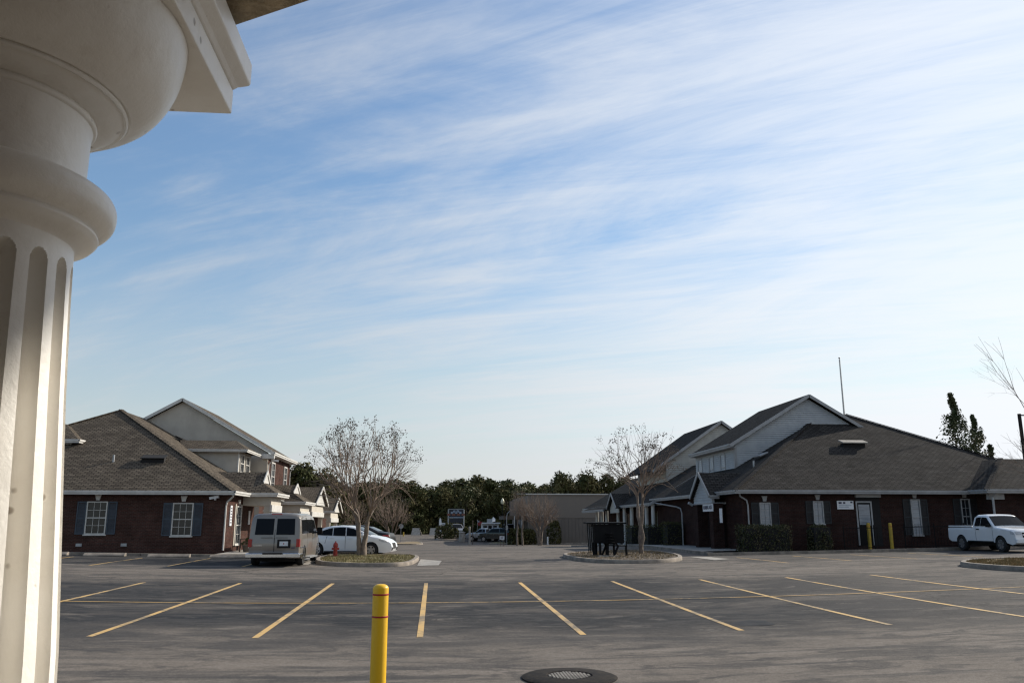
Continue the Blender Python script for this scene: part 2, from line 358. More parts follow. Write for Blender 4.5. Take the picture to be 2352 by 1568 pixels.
def asphalt_mat():
    m = bpy.data.materials.new('worn_asphalt'); m.use_nodes = True; t = m.node_tree; b = t.nodes['Principled BSDF']
    tcn = t.nodes.new('ShaderNodeTexCoord'); P = tcn.outputs['Object']
    sp = t.nodes.new('ShaderNodeSeparateXYZ'); t.links.new(P, sp.inputs[0]); X, Y = sp.outputs[0], sp.outputs[1]
    def noise(sc, det, ro, stretch=(1, 1, 1), dist=0., loc=(0, 0, 0)):
        mp = t.nodes.new('ShaderNodeMapping'); mp.inputs['Scale'].default_value = stretch; mp.inputs['Location'].default_value = loc
        t.links.new(P, mp.inputs[0])
        n = N(t, 'ShaderNodeTexNoise', Scale=sc, Detail=det, Roughness=ro, Distortion=dist); t.links.new(mp.outputs[0], n.inputs['Vector']); return n.outputs[0]
    wob = math_(t, 'MULTIPLY_ADD', noise(.28, 6, .65), 7.0, -3.5)
    Yw = math_(t, 'ADD', Y, wob)
    # where cars stand the seal coat stays dark and oily, where they roll it is polished pale
    stall = math_(t, 'MULTIPLY', maprange(t, Yw, 12.8, 16.8), maprange(t, Yw, 28.0, 25.0))
    row2 = math_(t, 'MULTIPLY', maprange(t, Yw, 33.0, 34.4), maprange(t, Yw, 42.5, 41.0))
    off = math_(t, 'ADD', maprange(t, X, -4.5, -6.0), maprange(t, X, 12.0, 13.5), clamp=True)
    row2 = math_(t, 'MULTIPLY', row2, off)
    band = math_(t, 'ADD', stall, row2, clamp=True)
    blotch = noise(.42, 7, .62, (.75, 1.5, 1), .6)
    blotch2 = noise(.9, 6, .6, (.5, 1.5, 1), .4, (11, 3, 0))
    fade = maprange(t, X, 6, 15, 1., .55)
    dk = math_(t, 'MULTIPLY', math_(t, 'MULTIPLY', band, fade), maprange(t, blotch, .46, .74, 1.0, .20))
    dk2 = math_(t, 'MULTIPLY', maprange(t, blotch2, .50, .72, 0, .45), 1.0)
    # tyre polished streaks along the driving lanes
    streaks = noise(1.0, 5, .6, (.10, 1.7, 1), .9, (4, 2, 0))
    st = math_(t, 'MULTIPLY', maprange(t, streaks, .50, .64, 0, 1.), math_(t, 'SUBTRACT', 1.0, math_(t, 'MULTIPLY', band, .65)))
    fine = noise(55, 3, .7); med = noise(6, 6, .7)
    base = mixc(t, maprange(t, med, .3, .7), (.175, .150, .126), (.140, .121, .103))
    base = mixc(t, maprange(t, blotch2, .55, .30, 0, .5), base, (.225, .195, .167))
    base = mixc(t, dk, base, (.030, .031, .033))
    base = mixc(t, math_(t, 'MULTIPLY', st, .75), base, (.085, .078, .072))
    base = mixc(t, math_(t, 'MULTIPLY', dk2, .55), base, (.10, .092, .085))
    mott = noise(1.1, 7, .68, (.8, 1.7, 1), .8, (7, 9, 0)); mott2 = noise(.33, 5, .6, (.55, 2.2, 1), 1.4, (1, 4, 0))
    base = mixc(t, maprange(t, mott, .49, .62, 0, .72), base, (.066, .062, .059))
    base = mixc(t, maprange(t, mott, .46, .32, 0, .45), base, (.20, .176, .152))
    base = mixc(t, maprange(t, mott2, .52, .60, 0, .55), base, (.062, .059, .057))
    # cracks
    vo = N(t, 'ShaderNodeTexVoronoi', Scale=.16); vo.feature = 'DISTANCE_TO_EDGE'
    dv = t.nodes.new('ShaderNodeVectorMath'); dv.operation = 'ADD'
    nn = N(t, 'ShaderNodeTexNoise', Scale=.8, Detail=5.); t.links.new(P, nn.inputs['Vector'])
    sc_ = t.nodes.new('ShaderNodeVectorMath'); sc_.operation = 'SCALE'; sc_.inputs['Scale'].default_value = 3.0; t.links.new(nn.outputs['Color'], sc_.inputs[0])
    t.links.new(P, dv.inputs[0]); t.links.new(sc_.outputs[0], dv.inputs[1]); t.links.new(dv.outputs[0], vo.inputs['Vector'])
    crack = math_(t, 'MULTIPLY', maprange(t, vo.outputs['Distance'], .010, .002), maprange(t, noise(.2, 2, .5, loc=(5, 5, 0)), .42, .52))
    base = mixc(t, math_(t, 'MULTIPLY', crack, math_(t, 'MULTIPLY', maprange(t, Y, 13, 18), .6)), base, (.035, .033, .031))
    # oil drips
    vo2 = N(t, 'ShaderNodeTexVoronoi', Scale=.8); t.links.new(P, vo2.inputs['Vector'])
    oil = math_(t, 'MULTIPLY', maprange(t, vo2.outputs['Distance'], .20, .03), math_(t, 'MULTIPLY', band, .5))
    base = mixc(t, oil, base, (.035, .033, .032))
    gr = math_(t, 'MULTIPLY', maprange(t, fine, .25, .75, .74, 1.28), maprange(t, noise(17, 5, .75), .3, .7, .86, 1.15))
    vm = t.nodes.new('ShaderNodeVectorMath'); vm.operation = 'SCALE'; t.links.new(base, vm.inputs[0]); t.links.new(gr, vm.inputs['Scale'])
    t.links.new(vm.outputs[0], b.inputs['Base Color'])
    b.inputs['Roughness'].default_value = .9; b.inputs['Specular IOR Level'].default_value = .08
    bp = N(t, 'ShaderNodeBump', Strength=.6, Distance=.006)
    n7 = noise(85, 4, .7); t.links.new(n7, bp.inputs['Height']); t.links.new(bp.outputs[0], b.inputs['Normal'])
    return m
M['asphalt'] = asphalt_mat()
def line_mat():
    m = bpy.data.materials.new('worn_yellow_line'); m.use_nodes = True; t = m.node_tree; b = t.nodes['Principled BSDF']
    tcn = t.nodes.new('ShaderNodeTexCoord')
    a = N(t, 'ShaderNodeTexNoise', Scale=9., Detail=7., Roughness=.7); t.links.new(tcn.outputs['Object'], a.inputs['Vector'])
    c = N(t, 'ShaderNodeTexNoise', Scale=.9, Detail=4., Roughness=.6); t.links.new(tcn.outputs['Object'], c.inputs['Vector'])
    e = N(t, 'ShaderNodeTexNoise', Scale=60., Detail=3., Roughness=.7); t.links.new(tcn.outputs['Object'], e.inputs['Vector'])
    v = math_(t, 'ADD', math_(t, 'MULTIPLY', a.outputs[0], .55), math_(t, 'MULTIPLY_ADD', c.outputs[0], .55, math_(t, 'MULTIPLY', e.outputs[0], .2)))
    col = mixc(t, maprange(t, c.outputs[0], .3, .7), (.58, .36, .12), (.50, .34, .15))
    col = mixc(t, maprange(t, v, .62, .76, 0, .85), col, (.13, .11, .085))
    t.links.new(col, b.inputs['Base Color']); b.inputs['Roughness'].default_value = .8
    return m
M['line'] = line_mat()
M['patch'] = pm('dark_patch_asphalt', (.040, .042, .046), (.055, .056, .058), sc=3, spec=.05, rough=.9, bump=.5, bsc=80)

# ------------------------------------------------------------------ ground
def axis(a, b, fa, fb, fine, coarse):
    out = []; x = a
    while x < b:
        out.append(x); x += fine if fa <= x < fb else coarse
    out.append(b); return out
xs = axis(-900, 900, -60, 66, 1.5, 30); ys = axis(-60, 1600, -30, 150, 1.5, 40)
m = MB(); nx = len(xs)
vs = [(x, y, gz(x, y)) for y in ys for x in xs]
m.add(vs, [(j * nx + i, j * nx + i + 1, (j + 1) * nx + i + 1, (j + 1) * nx + i) for j in range(len(ys) - 1) for i in range(nx - 1)])
m.build('parking_lot', M['asphalt'], smooth=True, kind='structure')

def strip(p, q, w, dz, name, mat, kind='structure', parent=None, seg=1.0):
    p = Vector((p[0], p[1], 0)); q = Vector((q[0], q[1], 0)); d = (q - p); L = d.length; d.normalize(); s = Vector((-d.y, d.x, 0)) * w / 2
    n = max(2, int(L / seg)); mm = MB(); vs = []
    for i in range(n + 1):
        c = p + d * L * i / n
        for e in (c + s, c - s): vs.append((e.x, e.y, gz(e.x, e.y) + dz))
    mm.add(vs, [(2 * i, 2 * i + 1, 2 * i + 3, 2 * i + 2) for i in range(n)])
    return mm.build(name, mat, kind=kind, parent=parent)
def sheet(poly, dz, name, mat, kind='structure', step=1.0):
    """flat polygon draped on the ground"""
    bm = bmesh.new(); f = bm.faces.new([bm.verts.new((p[0], p[1], 0)) for p in poly])
    x0 = min(p[0] for p in poly); x1 = max(p[0] for p in poly); y0 = min(p[1] for p in poly); y1 = max(p[1] for p in poly)
    x = x0 + step
    while x < x1:
        bmesh.ops.bisect_plane(bm, geom=bm.verts[:] + bm.edges[:] + bm.faces[:], plane_co=(x, 0, 0), plane_no=(1, 0, 0)); x += step
    y = y0 + step
    while y < y1:
        bmesh.ops.bisect_plane(bm, geom=bm.verts[:] + bm.edges[:] + bm.faces[:], plane_co=(0, y, 0), plane_no=(0, 1, 0)); y += step
    bmesh.ops.recalc_face_normals(bm, faces=bm.faces)
    if sum(f.normal.z for f in bm.faces) < 0: bmesh.ops.reverse_faces(bm, faces=bm.faces)
    mm = MB(); bm.verts.index_update()
    mm.add([(v.co.x, v.co.y, gz(v.co.x, v.co.y) + dz) for v in bm.verts], [[v.index for v in f.verts] for f in bm.faces]); bm.free()
    return mm.build(name, mat, kind=kind, smooth=True)

SX = [-13.9, -11.15, -8.4, -5.68, -3.0, -.25, 2.57, 5.4, 8.15, 10.9, 13.65]
for x in SX: strip((x + .02, 14.93), (x, 25.85), .11, .006, 'parking_line', M['line'])
strip((-16, 20.35), (19, 20.45), .075, .010, 'parking_line', M['line'])
for x, y0, y1 in ((-15.6, 33, 38.6), (-12.75, 33, 38.6), (-10.0, 33.2, 39.2), (-7.3, 33.4, 39.5)): strip((x, y0), (x, y1), .10, .006, 'parking_line', M['line'])
for x, y0, y1 in ((13.9, 32.6, 37.6), (16.7, 33, 38), (19.5, 33, 38), (22.3, 33, 38)): strip((x, y0), (x - .3, y1), .09, .006, 'parking_line', M['line'])
# repaired patch beside the sixth bay line
pp = [G(*p) for p in ((1697, 1428), (1720, 1424), (1757, 1425), (1782, 1434), (1770, 1437), (1690, 1438), (1664, 1433))]
sheet([(p.x, p.y) for p in pp], .005, 'asphalt_patch', M['patch'])

# far ground beyond the lot
sheet([(-300, 146), (300, 146), (300, 240), (-300, 240)], .03, 'verge', M['deadgrass'], step=12)

# ------------------------------------------------------------------ planted islands with kerbs
def smooth_poly(pts, it=2):
    for _ in range(it):
        q = []
        for i in range(len(pts)):
            a = pts[i]; b = pts[(i + 1) % len(pts)]
            q += [a * .75 + b * .25, a * .25 + b * .75]
        pts = q
    return pts
def inset(pts, d):
    c = sum(pts, Vector((0, 0))) / len(pts); out = []
    n = len(pts)
    area = sum(pts[i].x * pts[(i + 1) % n].y - pts[(i + 1) % n].x * pts[i].y for i in range(n))
    s = 1 if area > 0 else -1
    for i in range(n):
        t = (pts[(i + 1) % n] - pts[i - 1]).normalized(); out.append(pts[i] + Vector((-t.y, t.x)) * d * s)
    return out
def island(pts, fill, h=.15, blades=None, it=2, blade_n=0, blade_h=.06):
    P = smooth_poly([Vector((p[0], p[1])) for p in pts], it)
    I = inset(P, .15); O = inset(P, -.03)
    n = len(P); mm = MB(); vs = []
    for ring, dz in ((O, -.02), (O, h * .55), (P, h), (I, h), (I, -.02)):
        for p in ring: vs.append((p.x, p.y, gz(p.x, p.y) + dz))
    fs = []
    for k in range(4):
        for i in range(n): fs.append((k * n + i, k * n + (i + 1) % n, (k + 1) * n + (i + 1) % n, (k + 1) * n + i))
    mm.add(vs, fs); k = mm.build('kerb', M['kerb'], kind='structure', smooth=True, ang=50)
    bmf(k)
    sheet([(p.x, p.y) for p in I], h - .03, 'island_soil', fill)
    if blade_n:
        x0 = min(p.x for p in I); x1 = max(p.x for p in I); y0 = min(p.y for p in I); y1 = max(p.y for p in I)
        g = MB(); c = 0
        while c < blade_n:
            x = rnd.uniform(x0, x1); y = rnd.uniform(y0, y1)
            if not inside(x, y, I): continue
            if mn.noise(Vector((x * 1.3, y * 1.3, 0))) < -.25: c += 1; continue
            c += 1; z = gz(x, y) + h - .03; a = rnd.uniform(0, 6.28); hh = blade_h * rnd.uniform(.5, 1.4); w = .012
            dx, dy = math.cos(a), math.sin(a); lx, ly = rnd.uniform(-.03, .03), rnd.uniform(-.03, .03)
            g.add([(x - dx * w, y - dy * w, z), (x + dx * w, y + dy * w, z), (x + lx, y + ly, z + hh)], [(0, 1, 2)])
        g.build('grass', blades, kind='stuff', label='short patchy winter grass covering the kerbed island', cat='grass')
def inside(x, y, P):
    c = False; n = len(P)
    for i in range(n):
        a = P[i]; b = P[i - 1]
        if (a.y > y) != (b.y > y) and x < (b.x - a.x) * (y - a.y) / (b.y - a.y) + a.x: c = not c
    return c
def bmf(o):
    bm = bmesh.new(); bm.from_mesh(o.data); bmesh.ops.recalc_face_normals(bm, faces=bm.faces); bm.to_mesh(o.data); bm.free()
ISL1 = [(-5.0, 35.2), (-3.6, 33.6), (-2.2, 33.4), (-1.1, 33.8), (-.75, 36.5), (-.75, 40.6), (-1.4, 41.6), (-3.8, 41.6), (-5.2, 41.4)]
island(ISL1, M['grass'], blades=M['grass'], blade_n=9000)
ISL2 = [(6.0, 38.9), (6.4, 35.3), (8.4, 33.8), (10.3, 35.0), (11.4, 38.8), (11.6, 44.0), (10.3, 46.0), (8.0, 44.5), (6.3, 42)]
island(ISL2, M['soil'], blades=M['deadgrass'], blade_n=5000)
q3 = [G(*p) for p in ((2202, 1299), (2207, 1306), (2352, 1324))]
ISL3 = [(x + .95, y) for x, y in ((17.3, 28.6), (17.1, 26.6), (17.3, 25.2), (18.0, 22.8), (20.5, 20.0), (24.5, 19.5), (25.5, 22), (24.5, 26), (22.5, 29), (19.2, 30.2))]
island(ISL3, M['grass3'], blades=M['grass3'], blade_n=30000)
def g3(x, y):
    p = G((1150 + x / 3.92) / 1.27551, (1350 + y / 3.92) / 1.27551); return (p.x, p.y)
a4, b4, c4 = g3(-60, 962), g3(340, 962), g3(350, 945)
island([a4, b4, c4, (c4[0] - 1, c4[1] + 3), (a4[0], a4[1] + 4)], M['deadgrass'], h=.13)
a5, b5, c5 = g3(1075, 960), g3(1700, 952), g3(2230, 950)
island([a5, b5, c5, (c5[0] + 8, c5[1]), (c5[0] + 8, c5[1] + 6), (a5[0] + 1.5, a5[1] + 7)], M['grass'], h=.14, it=1)
a6, b6 = g3(485, 918), g3(800, 918)
island([a6, b6, (b6[0] + .5, b6[1] + 6), (a6[0] + .5, a6[1] + 6)], M['soil'], h=.13)
# concrete gutter apron at the right end of the first island
sheet([(-.7, 34.0), (.15, 34.3), (.3, 37.6), (-.65, 39.2)], .012, 'gutter_apron', M['concrete'])
sheet([(11.9, 35.6), (12.8, 36.2), (12.6, 38.4), (11.8, 39)], .012, 'gutter_apron', M['concrete'])
sheet([(-6.5, 41.8), (-5.4, 34.6), (-5.05, 34.8), (-5.2, 41.9)], .012, 'gutter_apron', M['concrete'])

# ------------------------------------------------------------------ building helpers
def pt(plane, coord, out, a, z, d):
    return (a, coord + out * d, z) if plane == 'Y' else (coord + out * d, a, z)
def pbox(m, plane, coord, out, a0, a1, z0, z1, d0, d1, mi=0):
    p = pt(plane, coord, out, a0, z0, d0); q = pt(plane, coord, out, a1, z1, d1)
    return m.box(p[0], q[0], p[1], q[1], p[2], q[2], mi)
def window(b, plane, coord, out, a0, a1, z0, z1, cols=3, rows=4, shutters=None, keystone=False, sill=True, glassm='glass', upper_rows=0, sw=.42, fr=.055, label=None, meet=True, upperm='blind'):
    a0, a1 = sorted((a0, a1))
    m = MB()
    for (x0, x1, y0, y1) in ((a0, a0 + fr, z0, z1), (a1 - fr, a1, z0, z1), (a0 + fr, a1 - fr, z0, z0 + fr), (a0 + fr, a1 - fr, z1 - fr, z1)):
        pbox(m, plane, coord, out, x0, x1, y0, y1, -.01, .07)
    w = m.build('window', M['trim'], b, label=label)
    ia0, ia1, iz0, iz1 = a0 + fr, a1 - fr, z0 + fr, z1 - fr
    cw_, rh = (ia1 - ia0) / cols, (iz1 - iz0) / rows
    for i in range(cols):
        for j in range(rows):
            m = MB(); pbox(m, plane, coord, out, ia0 + i * cw_ + .005, ia0 + (i + 1) * cw_ - .005, iz0 + j * rh + .005, iz0 + (j + 1) * rh - .005, .004, .018)
            m.build('pane', M[upperm] if j >= rows - upper_rows else M[glassm], w)
    t = .017
    for i in range(1, cols):
        m = MB(); pbox(m, plane, coord, out, ia0 + i * cw_ - t / 2, ia0 + i * cw_ + t / 2, iz0, iz1, .012, .045); m.build('muntin', M['trim'], w)
    for j in range(1, rows):
        tt = .05 if (meet and j == rows // 2) else t
        m = MB(); pbox(m, plane, coord, out, ia0, ia1, iz0 + j * rh - tt / 2, iz0 + j * rh + tt / 2, .014, .052); m.build('muntin' if tt == t else 'meeting_rail', M['trim'], w)
    if sill:
        m = MB(); pbox(m, plane, coord, out, a0 - .05, a1 + .05, z0 - .06, z0 - .003, -.01, .09); m.build('sill', M['trim'], w)
    if shutters:
        for s0, s1 in ((a0 - sw - .02, a0 - .02), (a1 + .02, a1 + .02 + sw)):
            m = MB()
            for q in ((s0, s0 + .05), (s1 - .05, s1)): pbox(m, plane, coord, out, *q, z0, z1, .0, .05)
            for q in ((z0, z0 + .07), (z1 - .07, z1), ((z0 + z1) / 2 - .035, (z0 + z1) / 2 + .035)): pbox(m, plane, coord, out, s0 + .05, s1 - .05, *q, .0, .045)
            sh = m.build('shutter', M[shutters], b)
            z = z0 + .09
            lm = MB()
            while z < z1 - .1:
                pbox(lm, plane, coord, out, s0 + .05, s1 - .05, z, z + .032, .005, .03); z += .05
            lm.build('louvre_slats', M[shutters], sh, kind='stuff')
    if keystone:
        c = (a0 + a1) / 2; m = MB(); zt = z1 + .06
        for dz0, dz1, w0, w1 in ((0, .22, .08, .13), (.22, .27, .15, .15)):
            P = [pt(plane, coord, out, c - w0, zt + dz0, 0), pt(plane, coord, out, c + w0, zt + dz0, 0), pt(plane, coord, out, c + w1, zt + dz1, 0), pt(plane, coord, out, c - w1, zt + dz1, 0)]
            off = Vector(pt(plane, 0, out, 0, 0, .07)); m.prism(P, off)
        m.build('keystone', M['trim'], b)
    return w
def roofplane(b, pts, mat, th=.10, name='roof', label=None):
    m = MB(); m.slab(pts, th); return m.build(name, mat, b, label=label)
def fascia(b, p, q, w=.05, h=.17, name='fascia', parent_mat='trim', gutter=False):
    m = MB(); p = Vector(p); q = Vector(q); m.bar(p, q, w, h)
    if gutter: m.bar(p + Vector((0, 0, h * .35)), q + Vector((0, 0, h * .35)), w * 2.6, h * .55)
    return m.build('gutter' if gutter else name, M[parent_mat], b)
def downspout(b, pts, r=.045):
    m = MB(); m.tube(pts, r, 6); return m.build('downspout', M['trim'], b)
def siding(b, plane, coord, out, poly, mat, course=.13):
    """overlapping boards clipped to a convex polygon of (a, z)"""
    z0 = min(p[1] for p in poly); z1 = max(p[1] for p in poly)
    def span(z):
        xs_ = []
        n = len(poly)
        for i in range(n):
            (a, za), (c, zc) = poly[i], poly[(i + 1) % n]
            if (za - z) * (zc - z) <= 0 and abs(za - zc) > 1e-9: xs_.append(a + (c - a) * (z - za) / (zc - za))
            elif abs(za - zc) < 1e-9 and abs(za - z) < 1e-6: xs_ += [a, c]
        return (min(xs_), max(xs_)) if xs_ else None
    z = z0
    while z < z1 - .02:
        zt = min(z + course, z1 - 1e-4); s0 = span(z + 1e-4); s1 = span(zt)
        if s0 and s1:
            m = MB()
            P = [pt(plane, coord, out, s0[0], z, .0), pt(plane, coord, out, s0[1], z, .0), pt(plane, coord, out, s1[1], zt, .0), pt(plane, coord, out, s1[0], zt, .0),
                 pt(plane, coord, out, s0[0], z, .05), pt(plane, coord, out, s0[1], z, .05), pt(plane, coord, out, s1[1], zt, .008), pt(plane, coord, out, s1[0], zt, .008)]
            m.add(P, [(0, 1, 2, 3), (7, 6, 5, 4), (0, 4, 5, 1), (1, 5, 6, 2), (2, 6, 7, 3), (3, 7, 4, 0)])
            o = m.build('siding_board', mat, b); bmf(o)
        z += course
def wallpoly(b, plane, coord, out, poly, mat, th=.15, name='wall'):
    m = MB(); off = Vector(pt(plane, 0, out, 0, 0, -th))
    m.prism([pt(plane, coord, out, a, z, 0) for a, z in poly], off); return m.build(name, mat, b)
def fix_normals_all():
    for o in C.objects:
        if o.type == 'MESH' and o.name.split('.')[0] in ('wall', 'roof', 'keystone', 'gable_face'): bmf(o)

# ------------------------------------------------------------------ LEFT: single storey brick office (hip roof)
PI_ = .56
A = empty('brick_office', (-19, 44, .6), 'single storey red brick office with blue grey shutters left of the beige van', 'building')
FL = .72; EZ = 3.60; WYA = 42.95; WXA = -10.35
m = MB(); m.box(-27.85, WXA, WYA, 62, .2, EZ - .1); m.build('wall', M['brick_l'], A)
m = MB(); m.box(-28.3, -9.92, 42.52, 62.4, EZ - .12, EZ - .08); m.build('soffit', M['soffit'], A)
apex = (-19.1, 51.7, EZ + 9.2 * PI_)
roofplane(A, [(-28.3, 42.5, EZ), (-9.9, 42.5, EZ), apex], M['shingle_l'])
roofplane(A, [(-9.9, 42.5, EZ), (-9.9, 62, EZ), (-19.1, 62, apex[2]), apex], M['shingle_l'])
roofplane(A, [(-28.3, 62, EZ), (-28.3, 42.5, EZ), apex, (-19.1, 62, apex[2])], M['shingle_l'])
m = MB(); m.bar((-9.95, 42.55, EZ + .03), (apex[0], apex[1], apex[2] + .03), .28, .04); m.build('hip_cap', M['shingle_l'], A)
m = MB(); m.bar((-28.25, 42.55, EZ + .03), (apex[0], apex[1], apex[2] + .03), .28, .04); m.build('hip_cap', M['shingle_l'], A)
fascia(A, (-28.3, 42.49, EZ - .07), (-9.9, 42.49, EZ - .07), gutter=True)
fascia(A, (-9.89, 42.42, EZ - .07), (-9.89, 46.1, EZ - .07), gutter=True)
# frieze band of darker soldier bricks and base vents
for vx in (-17.2, -15.1):
    m = MB(); m.box(vx - .14, vx + .14, WYA - .02, WYA + .05, .98, 1.12); m.build('foundation_vent', M['steel'], A)
window(A, 'Y', WYA, -1, -17.0, -16.02, 1.55, 3.12, 3, 4, 'shutter_blue', True, upper_rows=0, sw=.43)
window(A, 'Y', WYA, -1, -12.92, -11.93, 1.47, 3.06, 3, 4, 'shutter_blue', True, sw=.43)
# security camera under the eave
m = MB(); m.bar((-11.15, 42.78, 3.28), (-10.72, 42.72, 3.36), .13, .12); m.bar((-10.9, 42.95, 3.22), (-10.9, 42.76, 3.24), .07, .07)
m.build('security_camera', M['sign'], A)
downspout(A, [(-9.95, 42.5, 3.45), (-10.0, 42.6, 3.35), (-10.32, 42.86, 3.1), (-10.36, 42.88, 2.9), (-10.36, 42.88, .78)])
m = MB(); m.tube([(-16.9, 45.4, 5.2), (-16.9, 45.4, 5.58)], .055, 8); m.build('vent_pipe', M['steel'], A)
m = MB(); m.slab([(-15.5, 45.2, 5.42), (-14.25, 45.2, 5.42), (-14.25, 45.75, 5.62), (-15.5, 45.75, 5.62)], .04); m.box(-15.45, -14.3, 45.3, 45.7, 5.1, 5.42)
m.build('roof_vent', M['dark'], A)
m = MB(); m.slab([(-15.9, 53.6, 7.22), (-15.9, 54.8, 7.22), (-16.35, 54.8, 7.44), (-16.35, 53.6, 7.44)], .1); m.build('roof_vent', M['dark'], A)
# street side of the office
window(A, 'X', WXA, 1, 44.95, 46.05, 1.0, 2.95, 2, 4, None, True, label='tall lit side window facing the street')
for a0, a1 in ((44.75, 44.93), (46.07, 46.25)):
    m = MB(); pbox(m, 'X', WXA, 1, a0, a1, .95, 3.05, 0, .03); m.build('window_surround', M['stucco'], A)
m = MB(); pbox(m, 'X', WXA, 1, 43.6, 44.0, 1.95, 2.95, .01, .05); sg = m.build('wall_sign', M['sign'], A, label='upright white wall sign')
for k in range(6):
    m = MB(); pbox(m, 'X', WXA, 1, 43.68, 43.92, 2.08 + k * .14, 2.14 + k * .14, .052, .056); m.build('print_line', M['print'], sg)
m = MB(); pbox(m, 'X', WXA, 1, 47.9, 48.2, 2.0, 2.75, .01, .05); sg = m.build('wall_sign', M['sign'], A)
m = MB(); pbox(m, 'X', WXA, 1, 49.3, 50.6, .7, 3.05, -.0, .01); m.build('doorway', M['dark'], A)
# dormer on the street slope
dz = 6.42; dy = 51.75; dx = -12.0
m = MB(); m.box(-15.2, dx, dy, 55.3, 4.5, dz - .05); m.build('dormer_wall', M['stucco'], A)
m = MB(); ey, ex = dy - .3, -11.45
yr = 53.5
m.slab([(-15.4, ey, dz), (ex, ey, dz), (ex - 1.15, yr, dz + .72), (-16, yr, dz + .72)], .06)
m.slab([(ex, ey, dz), (ex, 55.6, dz), (ex - 1.15, yr, dz + .72)], .06)
m.slab([(-15.4, 55.6, dz), (ex, 55.6, dz), (ex - 1.15, yr, dz + .72), (-16, yr, dz + .72)], .06)
m.build('dormer_roof', M['shingle_l'], A)
fascia(A, (-15.2, ey, dz - .08), (ex, ey, dz - .08), h=.14, gutter=True); fascia(A, (ex, ey - .03, dz - .08), (ex, 55.6, dz - .08), h=.14, gutter=True)
window(A, 'X', dx, 1, 52.2, 53.2, 5.1, 6.2, 2, 2, None, False)
window(A, 'X', dx, 1, 53.7, 54.7, 5.1, 6.2, 2, 2, None, False)
m = MB(); m.box(dx - .02, dx + .05, dy - .02, dy + .12, 4.6, dz - .05); m.build('corner_board', M['trim'], A)

def porch_left(b, yn, yf, ridge_z, face_x, eave_x, skirt=True, z0=3.5):
    ym = (yn + yf) / 2; e = z0
    if skirt:
        gh = .75
        m = MB()
        m.slab([(-11.0, yn, e), (eave_x, yn, e), (face_x, yn + .9, e + .62), (face_x, ym, ridge_z), (-12.6, ym, ridge_z)], .06)
        m.build('porch_roof', M['shingle_l'], b)
        m = MB(); m.slab([(-11.0, yf, e), (eave_x, yf, e), (face_x, yf - .9, e + .62), (face_x, ym, ridge_z), (-12.6, ym, ridge_z)], .06)
        m.build('porch_roof', M['shingle_l'], b)
        m = MB(); m.slab([(eave_x, yn, e), (eave_x, yf, e), (face_x, yf - .9, e + .6), (face_x, yn + .9, e + .6)], .06); m.build('porch_roof', M['shingle_l'], b)
        m = MB(); m.prism([(face_x - .05, yn + 1.0, e + .62), (face_x - .05, yf - 1.0, e + .62), (face_x - .05, ym, ridge_z - .05)], (.06, 0, 0)); m.build('gable_face', M['trim'], b)
        for s in (yn + .85, yf - .85):
            fascia(b, (face_x + .04, s, e + .60), (face_x + .04, ym, ridge_z + .03), w=.05, h=.16, name='rake_board')
        fascia(b, (-10.4, yn, e - .07), (eave_x, yn, e - .07), gutter=True); fascia(b, (eave_x, yn - .05, e - .07), (eave_x, yf, e - .07), gutter=True)
    else:
        for s in (yn, yf):
            m = MB(); m.slab([(-12, s, e), (eave_x, s, e), (eave_x, ym, ridge_z), (-12, ym, ridge_z)], .07); m.build('porch_roof', M['shingle_l'], b)
            fascia(b, (eave_x + .03, s, e - .03), (eave_x + .03, ym, ridge_z - .02), w=.05, h=.2, name='rake_board')
        m = MB(); m.prism([(face_x, yn + .3, e - .05), (face_x, yf - .3, e - .05), (face_x, ym, ridge_z - .15)], (.06, 0, 0)); m.build('gable_face', M['trim'], b)
        fascia(b, (-11, yn, e - .07), (eave_x, yn, e - .07), gutter=True)
    # beam box and piers
    m = MB(); m.box(-10.33, eave_x - .35, yn + .35, yf - .35, e - .62, e - .12); m.build('porch_beam', M['stucco'], b)
    m = MB(); m.box(eave_x - .40, eave_x - .28, yn + .3, yf - .3, e - .95, e - .58); m.build('arch_trim', M['trim'], b)
    for y in (yn + .55, yf - .55):
        m = MB(); m.box(eave_x - .72, eave_x - .40, y - .16, y + .16, .5, e - .6); m.box(eave_x - .76, eave_x - .36, y - .2, y + .2, e - .95, e - .82)
        m.build('porch_pier', M['stucco'], b)
        m = MB()
        for k in range(7):
            a = k / 6 * math.pi / 2; m.tube([(eave_x - .38, y + (.25 if y < ym else -.25) * (1 - math.cos(a)) * 1.6, e - 1.6 + .75 * math.sin(a)), (eave_x - .38, y + (.25 if y < ym else -.25) * (1 - math.cos(a + .26)) * 1.6, e - 1.6 + .75 * math.sin(min(a + .26, 1.57)))], .035, 5)
        m.build('porch_bracket', M['trim'], b)
porch_left(A, 46.0, 49.6, 4.86, -9.45, -8.5, z0=3.62)
# bed and kerb in front
sheet([(-28, 40.6), (-10.2, 40.6), (-10.2, 43.0), (-28, 43.0)], .05, 'planting_bed', M['soil'])
strip((-28, 40.5), (-5.4, 40.5), .16, .12, 'kerb_edge', M['kerb'])
m = MB()
for i in range(14):
    x = -28 + i * 1.62; x1 = x + 1.6
    m.add([(xx, yy, gz(xx, 40.5) + zz_) for xx in (x, x1) for yy, zz_ in ((40.42, -.05), (40.42, .118), (40.58, .118), (40.58, -.05))], [(0, 1, 5, 4), (1, 2, 6, 5), (2, 3, 7, 6), (0, 4, 7, 3), (0, 3, 2, 1), (4, 5, 6, 7)])
o = m.build('kerb', M['kerb'], kind='structure'); bmf(o)
sheet([(-10.2, 40.6), (-6.2, 41.8), (-6.9, 58), (-7.2, 90), (-12, 90), (-12, 43), (-10.2, 43)], .13, 'pavement', M['concrete'])

